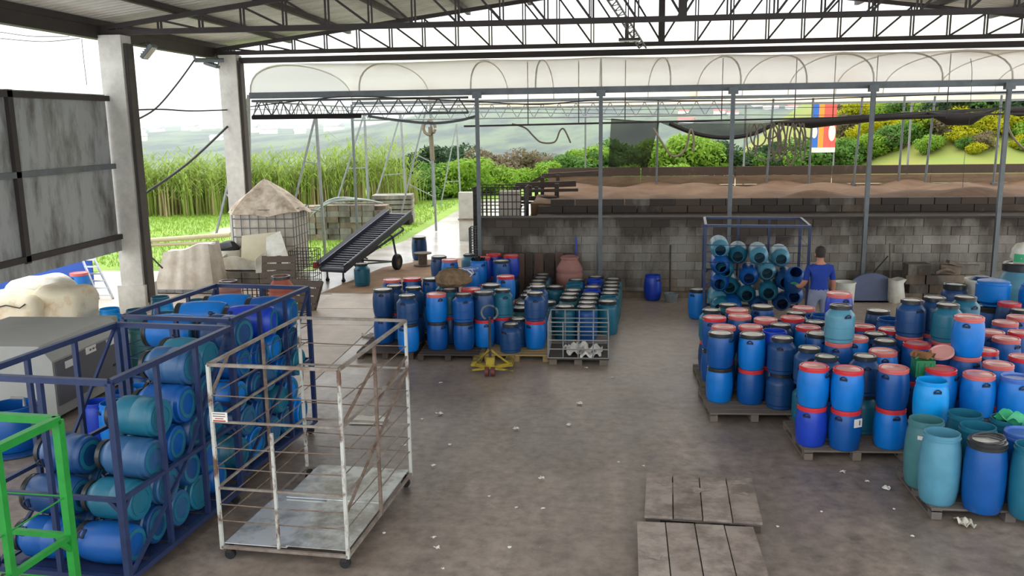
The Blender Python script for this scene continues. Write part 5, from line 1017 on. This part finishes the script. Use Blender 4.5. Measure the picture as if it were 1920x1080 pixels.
# brick pile on the lawn
bp = empty('block_pile', (-8.9, 31.0, -.02), .05, 'stack of grey concrete blocks under plastic hoses on the lawn', 'block pile')
bm1 = MB().box((0, 0, 0), (.40, .2, .2)).mesh('block', BLOCK[0], False); bm2 = MB().box((0, 0, 0), (.40, .2, .2)).mesh('block', BLOCK[3], False)
for r in range(6):
    for k in range(7):
        for s in (0, 1):
            if r == 5 and (k < 1 or k > 5): continue
            put('block', random.choice((bm1, bm1, bm2)), bp, (-1.25+k*.42+jit(.02), (-.45 if s == 0 else .5)+jit(.05), .1+r*.205), (0, 0, jit(.05)))
MB().box((0, .02, .6), (2.9, .7, 1.15)).build('inner_blocks', BLOCK[3], bp, smooth=False)
bp2 = empty('block_pile', (-8.25, 35.5, -.02), .1, 'small far stack of pale concrete slabs behind the conveyor', 'block pile')
for r in range(6): MB().box((jit(.04), jit(.04), .12+r*.2), (1.6, 1.1, .16)).build('slab', BLOCK[1], bp2, smooth=False)
for i in range(3): cable([(-10.6+.1*i, 30.4, .1), (-10.0, 30.4+.1*i, .9), (-9.2, 30.3, 1.35+.05*i), (-8.2, 30.4+.1*i, 1.4), (-7.5, 30.6, 1.25)], .035, '%s pale hose arched over the concrete block pile' % ORD[i], STEEL, 'hose', 'hose')

# =====================================================================================================
# LEFT SIDE: tanks, machine, pallets
# =====================================================================================================
def wirecage(o, x0, x1, y0, y1, z0, z1, nx, ny, nz, mt=STEEL, r=.008):
    for k in range(nz+1):
        z = z0+(z1-z0)*k/nz; MB().tube([(x0, y0, z), (x1, y0, z), (x1, y1, z), (x0, y1, z)], r, 5, closed=True).build('hoop_wire', mt, o)
    for k in range(nx+1):
        x = x0+(x1-x0)*k/nx
        for y in (y0, y1): MB().tube([(x, y, z0), (x, y, z1)], r, 5).build('upright_wire', mt, o)
    for k in range(1, ny):
        y = y0+(y1-y0)*k/ny
        for x in (x0, x1): MB().tube([(x, y, z0), (x, y, z1)], r, 5).build('upright_wire', mt, o)
TY = 22.5; A = at_y(434, 394, TY); B = at_y(548, 394, TY); w = B.x-A.x; hT = A.z
ib = empty('caged_tank', ((A.x+B.x)/2, TY+w/2*.8, 0), 0, 'tall caged liquid tank with a pointed dirty tarpaulin on top', 'tank')
MB().box((0, 0, hT/2+.08), (w*.94, w*.74, hT-.1)).build('tank_bottle', TANKPL, ib, smooth=False); wirecage(ib, -w/2, w/2, -w*.4, w*.4, .14, hT, 7, 6, 7, STEELG, .012)
hp = at_y(478, 332, TY+.3).z-hT
mb = MB(); n = 28
def hat(u, v):
    a = 2*math.pi*u; sx, sy = math.cos(a), math.sin(a); m_ = max(abs(sx), abs(sy)); e = 1.0+.06*math.sin(a*5)
    q = v; return Vector((-.08*(1-q)*w+sx/m_*w*.56*q*e, sy/m_*w*.46*q*e, hT-.06+hp*(1-q)**.9+.03*math.sin(a*7+q*8)*q-.05*q**4*(1+math.sin(a*3))))
mb.slab(hat, n, 10, .01); mb.build('tarpaulin_hat', TARP, ib)
# cut-open white tank in front
HYv = 21.6; a = at_y(420, 508, HYv); b = at_y(512, 508, HYv); zt = at_y(470, 484, HYv).z
WALLP = WHITEPL; ct = empty('cut_tank', ((a.x+b.x)/2, HYv+.4, 0), 0, 'cut open white plastic tank lying before the caged tank', 'tank'); w2 = b.x-a.x; zb = a.z
MB().slab(lambda u, v: Vector((-w2/2+w2*u, -.45+.0*v, zb+(zt-zb)*v+.06*math.sin(u*7)*v)), 12, 4, .02).build('front_wall', WALLP, ct)
MB().slab(lambda u, v: Vector((-w2/2-.06*v, -.45+.9*u, zb+(zt-zb+.12*u)*v)), 6, 4, .02).build('side_wall', WALLP, ct)
MB().box((0, 0, zb+.02), (w2, .9, .03)).build('tank_floor', WALLP, ct, smooth=False)
zt2 = at_y(500, 434, HYv+.5).z; xr = at_y(545, 505, HYv).x-(a.x+b.x)/2; xl = at_y(456, 440, HYv+.5).x-(a.x+b.x)/2; xm = at_y(525, 436, HYv+.5).x-(a.x+b.x)/2
oc = Vector(ct.location); q4 = lambda L: [at_y(x, y, Y)-oc for x, y, Y in L]
def bil(nm, L, mt):
    A_, B_, C_, D_ = q4(L); MB().slab(lambda u, v: (A_*(1-u)+B_*u)*(1-v)+(D_*(1-u)+C_*u)*v, 6, 6, .025).build(nm, mt, ct)
bil('back_wall', ((454, 442, 22.1), (526, 434, 22.1), (530, 508, 22.1), (452, 508, 22.1)), mat('yellowed_tank_plastic', (222, 214, 186), .5, var=.12))
bil('slanted_wall', ((500, 446, 21.95), (526, 434, 22.05), (547, 500, 21.3), (498, 512, 21.25)), WALLP)
bil('inner_curve', ((478, 486, 21.25), (500, 470, 21.6), (505, 512, 21.2), (480, 512, 21.18)), WALLP)
st = empty('stone_plinth', (ct.location.x+.1, ct.location.y-.1, 0), 0, 'rough grey plinth of blocks below the cut open tank', 'plinth')
for k in range(3):
    for r in range(2): MB().box((-.45+.46*k, -.3, zb*.25+r*zb*.48), (.44, .35, zb*.44)).build('block', BLOCK[0], st, smooth=False)
MB().box((0, .25, zb*.48), (1.3, .6, zb*.95)).build('core', BLOCK[3], st, smooth=False)
wbg = at_y(400, 470, 22.1); bg_ = empty('white_bag', (wbg.x+.25, 22.3, 0), 0, 'white plastic bag tank between the dirty lump and the cut tank', 'bag')
mb = MB(); hb = wbg.z; mb.lathe([(0, 0), (.3, 0), (.36, .15*hb), (.36, .6*hb), (.42, .85*hb), (.38, hb), (0, hb*.98)], 18, sx=1.1, sy=.8); mb.v = [(x+.03*math.sin(z*9), y+.03*math.sin(x*12+z*6), z) for x, y, z in mb.v]; mb.build('bag_body', WHITEPL, bg_)
mb = MB(); mb.lathe([(0, 0), (.3, 0), (.33, .1), (.2, .22), (0, .24)], 14, Matrix.Translation((.05, 0, hb-.02)), 1.1, .7); mb.v = [(x, y+.04*math.sin(x*14), z+.03*math.sin(x*11+y*8)) for x, y, z in mb.v]; mb.build('black_cover', RUBBER, bg_)
LY = 20.3; a = at_y(286, 552, LY); b = at_y(406, 552, LY); zt = at_y(370, 460, LY).z; z1 = at_y(300, 475, LY).z
lm = empty('dirty_tank', ((a.x+b.x)/2, LY+.45, 0), 0, 'slumped dirty white tank with vertical ribs beside the first column', 'tank'); w3 = b.x-a.x; zb = max(a.z, .05)
def lump(u, v):
    aa = 2*math.pi*u; sx, sy = math.cos(aa), math.sin(aa); m_ = max(abs(sx), abs(sy))**.8; x = sx/m_*w3/2; y = sy/m_*.5; q = 1-.26*v-.02*math.sin(9*aa); top = z1+(zt-z1)*max(0, min(1, (x/w3+.35)*1.6))
    return Vector((x*q+.05*v*w3, y*q+.016*math.sin(aa*16), zb*.4+(top-zb*.4)*v+.03*math.sin(aa*5)*v))
mb = MB(); mb.grid(lump, 64, 8); top_i = [8*65+i for i in range(64)]; mb.f.append(tuple(top_i)); mb.mi.append(0); mb.build('tank_bottle', TANKPL, lm)
wirecage(lm, -w3/2-.02, w3/2+.02, -.52, .5, .04, zb+.05, 8, 4, 2, STEELG, .01)
# beige poles lying level behind
for i, (p, q) in enumerate((((262, 452), (432, 440)), ((262, 460), (400, 455)))):
    a = at_y(*p, 24.2); b = at_y(*q, 24.2); tag(MB().tube([a, b], .07-.02*i, 10).build('pole', mat('beige_pipe', (196, 184, 142), .5, var=.15)), ('upper' if i == 0 else 'lower')+' beige pipe lying level before the lawn', 'pipe')
    pass
for i, t in enumerate((.1, .85)):
    a = at_y(262+170*t, 460, 24.2); o = MB().box((a.x, 24.2, a.z/2+.05), (.1, .12, a.z+.16)).build('trestle', WOOD[0], smooth=False); tag(o, '%s short wooden trestle holding the beige pipes' % ('left' if i == 0 else 'right'), 'trestle')
# leaning pallets and wire panel
def lean(px, py, Y, rx, rz, w, d, lab, wd=0):
    p = at_y(px, py, Y); o = pallet(p.x, Y, w, d, lab, wd, 0, 6, .12, 'leaning pallets by the terracotta drum'); o.rotation_euler = (rx, 0, rz); o.location.z = max(0.0, p.z); return o
l1 = lean(524, 522, 20.2, 1.3, .1, .8, 1.08, 'broken brown pallet standing on edge before the cut tank', 0); l2 = lean(566, 572, 18.6, 1.0, -.25, .8, 1.15, 'brown pallet leaning behind the orange terracotta drum', 0)
wp = empty('mesh_basket', at_y(575, 545, 20.9), 0, 'dark wire mesh basket behind the leaning pallet', 'wire basket'); wp.location.z = 0; wirecage(wp, -.3, .3, -.3, .3, .05, 1.0, 4, 4, 6, STEELDK, .009)
wp2 = empty('mesh_crate', at_y(475, 578, 18.7), 0, 'low wire crate between the two terracotta drums', 'wire basket'); wp2.location.z = 0; wirecage(wp2, -.32, .32, -.25, .25, .03, .5, 6, 3, 3, STEELDK, .009)
# ladder
a = at_y(199, 562, 19.6); b = at_y(166, 473, 20.5); ld = empty('aluminium_ladder', (a.x, 19.6, 0), 0, 'aluminium ladder leaning against the blue tarpaulin wall', 'ladder'); b0 = Vector((b.x-a.x, .72, b.z+.1))
for s in (-.18, .18): MB().bar((s, 0, 0), b0+Vector((s*.85, 0, 0)), .035, .07).build('stile', ALU, ld, smooth=False)
for k in range(7): c = b0*((k+.5)/7); MB().bar(c+Vector((-.18, 0, 0)), c+Vector((.18, 0, 0)), .035).build('rung', ALU, ld, smooth=False)
# grey machine
mc = empty('grey_machine', (-8.35, 12.05, 0), 0, 'large grey sheet metal machine with a chamfered top', 'machine')
X0, X1, Y0, Y1, Hm = -.95, .92, -1.0, .85, 1.07
mb = MB(); V_ = [(X0, Y0), (X1, Y0), (X1, Y1), (X0, Y1)]
def hull(z0, z1, x0, x1, y0, y1, X1b, nm, mt): return MB().add([(x0, y0, z0), (x1, y0, z0), (x1, y1, z0), (x0, y1, z0), (x0, y0, z1), (X1b, y0, z1), (X1b, y1, z1), (x0, y1, z1)], [(3, 2, 1, 0), (4, 5, 6, 7), (0, 1, 5, 4), (1, 2, 6, 5), (2, 3, 7, 6), (3, 0, 4, 7)]).build(nm, mt, mc, smooth=False)
hull(.06, Hm*.80, X0, X1, Y0, Y1, X1, 'housing', SHEETG); hull(Hm*.80, Hm, X0, X1, Y0, Y1, X1-.18, 'sloped_hood', SHEETG); MB().box((X1+.012, -.07, .52), (.02, 1.76, .62)).build('dark_side_panel', SHEETD, mc, smooth=False)
MB().box((X1+.03, .55, .40), (.02, .2, .03)).build('door_pull', STEELDK, mc, smooth=False)
for y, z in ((-.62, .74), (-.1, .80), (.45, .78)): MB().box((X1+.028, y, z), (.008, .26, .10)).build('paper_label', PAPER, mc, smooth=False)
for y in (-.12, -.04, .04): MB().box((X1+.034, y, .80), (.004, .05, .025)).build('print_mark', SHEETD, mc, smooth=False)
for x in (X0+.1, X1-.1):
    for y in (Y0+.1, Y1-.1): MB().box((x, y, .03), (.1, .1, .07)).build('foot', STEELDK, mc, smooth=False)
kb = at_y(198, 692, 13.2); cbx = empty('control_cabinet', (kb.x-.05, 13.25, 0), 0, 'pale grey control cabinet with a green lamp behind the machine', 'cabinet'); kt = at_y(198, 597, 13.2).z
MB().box((0, 0, kt/2+.1), (.42, .35, kt-.2)).build('cabinet_body', SHEETG, cbx, smooth=False)
for s in (-.15, .15): MB().box((s, 0, .1), (.05, .3, .2)).build('leg', STEELDK, cbx, smooth=False)
GLED = bpy.data.materials.new('green_indicator'); GLED.use_nodes = True; GLED.node_tree.nodes['Principled BSDF'].inputs['Base Color'].default_value = (.02, .6, .2, 1); GLED.node_tree.nodes['Principled BSDF'].inputs['Emission Color'].default_value = (.05, .9, .3, 1); GLED.node_tree.nodes['Principled BSDF'].inputs['Emission Strength'].default_value = .8
MB().lathe([(0, 0), (.035, 0), (.03, .025), (0, .03)], 12, Matrix.Translation((.215, -.08, kt-.32)) @ Matrix.Rotation(math.pi/2, 4, 'Y')).build('green_lamp', GLED, cbx)
MB().lathe([(0, 0), (.03, 0), (.025, .025), (0, .03)], 12, Matrix.Translation((.1, -.18, kt-.1)) @ Matrix.Rotation(math.pi/2, 4, 'X')).build('red_button', RED, cbx)
for k in range(5): MB().box((.10, -.18, kt-.42-.09*k), (.06, .02, .05)).build('switch', STEELDK, cbx, smooth=False)
# foam bales
for i, (px0, px1, pt_, pb, Y, lab) in enumerate(((14, 112, 522, 600, 15.6, 'upper white foam bag heaped behind the grey machine'), (-60, 66, 552, 620, 14.7, 'yellowed foam bag with a tear at the left edge'), (62, 148, 540, 612, 15.0, 'yellow stained foam block right of the torn bag'))):
    a = at_y(px0, pb, Y); b = at_y(px1, pt_, Y); o = empty('foam_bale', ((a.x+b.x)/2, Y+.3, max(a.z-.2, 0)), 0, lab, 'foam bale', 'foam bales behind the machine'); hx = (b.x-a.x)/2; hz = b.z-o.location.z
    def bale(u, v, hx=hx, hz=hz, i=i):
        th = 2*math.pi*u; ph = math.pi*(v-.5); c = lambda t: math.copysign(abs(math.cos(t))**.45, math.cos(t)); s = lambda t: math.copysign(abs(math.sin(t))**.45, math.sin(t))
        x, y, z = c(ph)*c(th), c(ph)*s(th), s(ph); k = 1+.04*math.sin(x*7+i)+.04*math.sin(z*9+y*5); return Vector((x*hx*k, y*.42*k, hz/2+z*hz/2*(1+.06*math.sin(x*4+i*2))))
    MB().grid(bale, 36, 18).build('bale_body', FOAM if i else WHITEPL, o)
    if i == 1: MB().tube([(-.1, -.43, hz*.72), (.2, -.43, hz*.8), (.45, -.42, hz*.74), (.55, -.4, hz*.82)], .012, 5).build('tear', STEELDK, o)
for o_, zz in ((at_y(60, 610, 15.2), .0),):
    base = empty('bale_pallet', (o_.x-.3, 15.4, 0), 0, 'low block plinth under the foam bales', 'plinth'); hz = at_y(60, 600, 15.0).z-.05
    MB().box((0, 0, hz/2-.06), (2.6, 1.4, max(hz-.12, .2))).build('plinth_body', BLOCK[0], base, smooth=False); MB().box((0, 0, hz-.1), (2.7, 1.5, .06)).build('plinth_board', WOOD[0], base, smooth=False)

# =====================================================================================================
# MIDDLE AND BACK DETAILS
# =====================================================================================================
# pallet jack
jk = empty('pallet_jack', (-1.68, 13.62, 0), .02, 'worn yellow pallet jack with its handle upright before the middle stack', 'pallet jack')
MB().tube([(0, 0, .16), (0, .02, .95)], .022, 8).build('handle_shaft', STEELDK, jk); MB().tube([(.13*math.sin(t), .03, 1.02-.12*math.cos(t)*-1*(1 if True else 1)) for t in np.linspace(-2.6, 2.6, 16)], .017, 7).build('grip_loop', STEELG, jk)
for s in (-1, 1):
    MB().bar((s*.05, -.02, .14), (s*.30, .30, .10), .07, .06).build('shoulder', YELLOWST, jk, smooth=False); MB().box((s*.27, .78, .095), (.15, 1.1, .045)).build('fork', YELLOWST, jk, smooth=False)
    MB().lathe([(0, -.03), (.075, -.03), (.075, .03), (0, .03)], 16, Matrix.Translation((s*.05, -.08, .076)) @ Matrix.Rotation(math.pi/2, 4, 'Y')).build('steer_wheel', mat('dark_red_wheel', (110, 52, 48), .6), jk)
    MB().bar((0, 0, .42), (s*.28, .25, .12), .03).build('stay_bar', YELLOWST, jk, smooth=False); MB().bar((s*.36, .05, .06), (s*.05, -.05, .12), .03).build('low_stay', YELLOWST, jk, smooth=False)
MB().box((0, .02, .2), (.14, .12, .2)).build('pump_housing', YELLOWST, jk, smooth=False)
# low wire tank cage with scraps
wcx = empty('low_wire_cage', (-.28, 14.72, 0), .0, 'low galvanised wire cage on a pallet holding white scraps', 'wire cage'); wirecage(wcx, -.5, .5, -.5, .5, .13, .74, 4, 4, 4, STEEL, .011)
for sx in (-1, 0, 1):
    for sy in (-1, 1): MB().box((sx*.42, sy*.42, .055), (.13, .13, .10)).build('pallet_block', WOOD[0], wcx, smooth=False)
MB().box((0, 0, .115), (1.02, 1.02, .025)).build('pallet_deck', WOOD[1], wcx, smooth=False)
for i in range(14):
    c = (-.42+.033*i+jit(.05), 14.55+jit(.2), .17+.02*(i % 4)); ph = i*1.3
    o = MB().grid(lambda u, v: Vector((c[0]+(u-.5)*.2, c[1]+(v-.5)*.24, c[2]+.04*math.sin(u*8+ph)+.03*math.cos(v*9+ph))), 6, 6).build('paper_scrap', PAPER); tag(o, 'crumpled white scrap lying inside the low wire cage', 'scrap', 'white scraps in the low wire cage')
# boards leaning on block wall at its left end
k = 0
for px0, px1, top in ((900, 935, 478), (938, 962, 482), (966, 985, 484), (986, 1000, 482), (1003, 1020, 483), (1022, 1040, 484), (1042, 1056, 482), (1058, 1072, 483)):
    a = at_y(px0, 540, 20.22); b = at_y(px1, 540, 20.22); zt = at_y(px0, top, 20.22).z
    o = MB().box(((a.x+b.x)/2, 20.12, zt/2+.13), (b.x-a.x-.01, .035, zt-.02), Matrix.Rotation(-.08, 3, 'X')).build('leaning_board', WOOD[1] if k % 2 else mat('brown_board', (106, 84, 72), .9, var=.3, stretch=(4, 4, .6)), smooth=False); tag(o, '%s upright brown board from the left leaning on the block wall' % ORD[k], 'board', 'boards leaning on the block wall'); k += 1
a = at_y(1080, 470, 20.15); tag(MB().box((a.x, 20.17, .9), (.035, .03, 1.0)).build('blue_stick', BODY['deep']), 'narrow blue strip standing against the block wall', 'stick')
a = at_y(1118, 470, 20.1); tag(MB().tube([(a.x, 20.1, 0), (a.x, 20.2, 1.25)], .02, 6).build('steel_rod', STEEL), 'pale steel rod standing against the wall by the second post', 'rod')
a = at_y(1257, 500, 20.1); tag(MB().tube([(a.x, 20.1, 0), (a.x, 20.2, 1.2)], .02, 6).build('broom_stick', WOOD[1]), 'dark broom stick standing against the wall beside the deep blue drum', 'stick')
tub(1258, 566, 0, .16, .2, plastic('grey_bucket_plastic', (120, 128, 126), .5), 'small grey bucket at the foot of the block wall', 'bucket')
# clutter at wall right
tub(1582, 570, 0, .22, .5, WHITEPL, 'cream bucket behind the worker at the wall', 'bucket', .9)
a = at_y(1645, 563, 19.4); hd = MB().lathe([(0, -.02), (.62, -.02), (.64, 0), (.62, .02), (0, .02)], 36, Matrix.Translation((a.x, 19.75, 0.0)) @ Matrix.Rotation(math.pi/2-.22, 4, 'X'))
hd.v = [(x, y, max(z, .02)) for x, y, z in hd.v]; tag(hd.build('half_disc', mat('blue_grey_plate', (92, 102, 132), .5, var=.2)), 'blue grey half round plate leaning on the wall', 'plate')
a = at_y(1675, 560, 19.8); ws = empty('white_sack', (a.x, 19.68, 0), 0, 'white sack standing behind the half round plate', 'sack'); mb = MB(); mb.lathe([(0, 0), (.15, 0), (.18, .1), (.16, .42), (.19, .52), (.14, .52), (0, .45)], 16); mb.v = [(x+.02*math.sin(z*14), y, z+.02*math.sin(x*18)) for x, y, z in mb.v]; mb.build('sack_body', WHITEPL, ws)
a = at_y(1672, 520, 19.9); tag(MB().tube([(a.x, 19.9, 0), (a.x-.02, 20.1, 1.25)], .02, 6).build('fork_stick', WOOD[0]), 'thin wooden stick standing by the white sack', 'stick'); b = at_y(1665, 480, 20.1); c = at_y(1637, 512, 20.1); tag(MB().tube([b, c], .015, 6).build('thin_rod', STEELDK), 'thin dark rod slanting on the wall by the stick', 'rod')
a = at_y(1700, 560, 19.7); pb = empty('block_pile', (a.x+.75, 19.75, 0), 0, 'pile of grey concrete blocks and scrap before the wall', 'block pile')
for r in range(3):
    for k in range(4): put('block', random.choice((bm1, bm2)), pb, (-.62+k*.42+(.1 if r == 1 else 0)+jit(.02), jit(.06), .1+r*.205), (0, 0, jit(.1)))
for k, x in enumerate((-.5, .15, .55)): put('block', (bm1, bm2, bm1)[k], pb, (x, jit(.05), .72), (0, jit(.1), jit(.4)))
MB().box((-.55, .05, .73), (.5, .3, .24), Matrix.Rotation(.1, 3, 'Z')).build('pale_box', BLOCK[1], pb, smooth=False); MB().box((.2, -.05, .86), (.3, .2, .06), Matrix.Rotation(.3, 3, 'Y')).build('scrap_board', WOOD[0], pb, smooth=False); MB().tube([(-.2, -.1, .66), (0, -.12, .75), (.2, -.1, .68)], .04, 7).build('scrap_pipe', RUSTDK, pb)
# wire basket and platform at left end of the beds
a = at_y(888, 405, 21.2); b = at_y(985, 405, 21.2); zt = at_y(930, 352, 21.2).z
wk = empty('wire_basket', ((a.x+b.x)/2, 21.7, 0), 0, 'dark wire basket standing behind the left end of the block wall', 'wire basket'); wirecage(wk, -(b.x-a.x)/2, (b.x-a.x)/2, -.5, .5, .05, zt, 12, 8, 14, STEELDK, .012)
MB().box((.2, .1, zt*.55), (.5, .4, zt*.8)).build('grey_carton', TANKPL, wk, smooth=False)
wk2 = empty('wire_basket', at_y(889, 460, 20.8), 0, 'tall narrow grey wire basket at the wall corner', 'wire basket'); wk2.location.z = 0; wirecage(wk2, -.09, .12, -.2, .2, .05, 1.55, 4, 4, 12, STEELG, .01)
a = at_y(865, 430, 30); b = at_y(884, 360, 30); sl_ = empty('white_slab', ((a.x+b.x)/2, 30, 0), 0, 'pale concrete slab standing beside the wet road', 'slab'); MB().box((0, 0, b.z/2), (b.x-a.x+.1, .3, b.z)).build('slab_body', CONC, sl_, smooth=False); MB().box((0, -.02, b.z*.45), (b.x-a.x+.16, .32, .06)).build('slab_band', BLOCK[3], sl_, smooth=False)
pf = empty('wooden_platform', (0, 0, 0), 0, 'rough timber railing frame at the left end of the soil bed', 'railing')
def beam(p, q, Y, t, mt=WOOD[1]): MB().bar(at_y(*p, Y), at_y(*q, Y), t).build('timber', mt, pf, smooth=False)
for p, q, Y, t in (((968, 348), (1080, 344), 25, .16), ((982, 358), (1084, 356), 24.5, .08), ((1016, 330), (1122, 324), 27, .14), ((980, 352), (1016, 332), 26, .1), ((966, 372), (1044, 372), 24, .12), ((970, 380), (1122, 380), 23, .06), ((994, 348), (994, 372), 24.6, .1), ((1006, 350), (1006, 372), 24.6, .1), ((1017, 332), (1017, 372), 25, .1), ((1044, 344), (1044, 372), 24.6, .12), ((1046, 328), (1046, 346), 26, .1), ((968, 350), (968, 408), 23.5, .14), ((978, 384), (966, 404), 23, .08)): beam(p, q, Y, t)
p0 = at_y(968, 400, 23.5); MB().box((p0.x, 23.5, p0.z/2), (.14, .14, p0.z)).build('footing_post', WOOD[1], pf, smooth=False)
# loose scraps on the floor
SCR = [(826, 718, 9), (1148, 708, 8), (825, 776, 16), (968, 804, 14), (1066, 797, 12), (812, 873, 12), (917, 931, 8), (813, 1008, 12), (820, 1028, 16), (955, 1027, 10), (831, 1067, 8), (1016, 897, 14), (1018, 954, 10), (968, 952, 8), (1580, 885, 16), (1626, 903, 10), (1662, 916, 20), (1458, 988, 7), (1711, 1006, 8), (1160, 867, 7), (1207, 874, 7), (758, 835, 10), (843, 834, 8), (720, 1000, 8), (1087, 757, 16), (791, 786, 8), (690, 630, 40), (1100, 690, 8), (1540, 960, 6), (1676, 955, 6)]
sx = sorted(range(len(SCR)), key=lambda i: SCR[i][0])
for rank, i in enumerate(sx):
    px, py, s = SCR[i]; p = at(px, py, .01); L = s*p.y/1650*.7; ph = random.uniform(0, 6); pass
    mb = MB(); mb.slab(lambda u, v: Vector(((u-.5)*L*(1+.3*math.sin(v*5+ph)), (v-.5)*L*.9*(1+.3*math.cos(u*4+ph)), .012+.22*L*abs(math.sin(u*5+ph)*math.cos(v*4+ph)))), 6, 6, .003)
    o = mb.build('litter_scrap', PAPER, None, loc=(p.x, p.y, .004)); o.rotation_euler = (0, 0, ph)
    place = 'between white cage and plank pallets' if px < 1180 else 'before the right stack'
    n_ = sum(1 for j in sx[:rank] if (SCR[j][0] < 1180) == (px < 1180)); tag(o, 'pale floor scrap %s, %s from left' % (place, ORD[min(n_, 19)] if n_ < 20 else 'last but '+ORD[n_-20]), 'litter', 'paper scraps on the floor')
# clear bag at the corner pallet
p = at(1808, 985, 0); cb_ = MB(); cb_.slab(lambda u, v: Vector((p.x+(u-.5)*.14, p.y+(v-.5)*.2, .02+.06*abs(math.sin(u*6+1)*math.cos(v*5)))), 8, 8, .004); tag(cb_.build('plastic_cup', WHITEPL), 'crushed clear plastic bag lying before the corner pallet', 'bag')
p0 = at(692, 790, .0); tag(MB().slab(lambda u, v: Vector((p0.x+(u-.5)*.5, p0.y+(v-.5)*.3, .012+.03*abs(math.sin(u*7)*math.sin(v*4)))), 8, 6, .004).build('plastic_sheet', WHITEPL), 'white plastic sheet lying behind the empty cage cart', 'sheet')

# ---------------- haze over the valley ----------------
hz = bpy.data.materials.new('valley_haze'); hz.use_nodes = True; nt = hz.node_tree; nt.nodes.clear(); oo = nt.nodes.new('ShaderNodeOutputMaterial'); vs = nt.nodes.new('ShaderNodeVolumeScatter')
vs.inputs['Color'].default_value = (.86, .93, 1, 1); vs.inputs['Density'].default_value = .0014; vs.inputs['Anisotropy'].default_value = .0; nt.links.new(vs.outputs[0], oo.inputs['Volume'])
hb_ = MB().box((0, 560, 10), (1800, 920, 80)).build('haze', hz, smooth=False); tag(hb_, 'pale haze over the distant valley', 'haze', None, 'stuff')
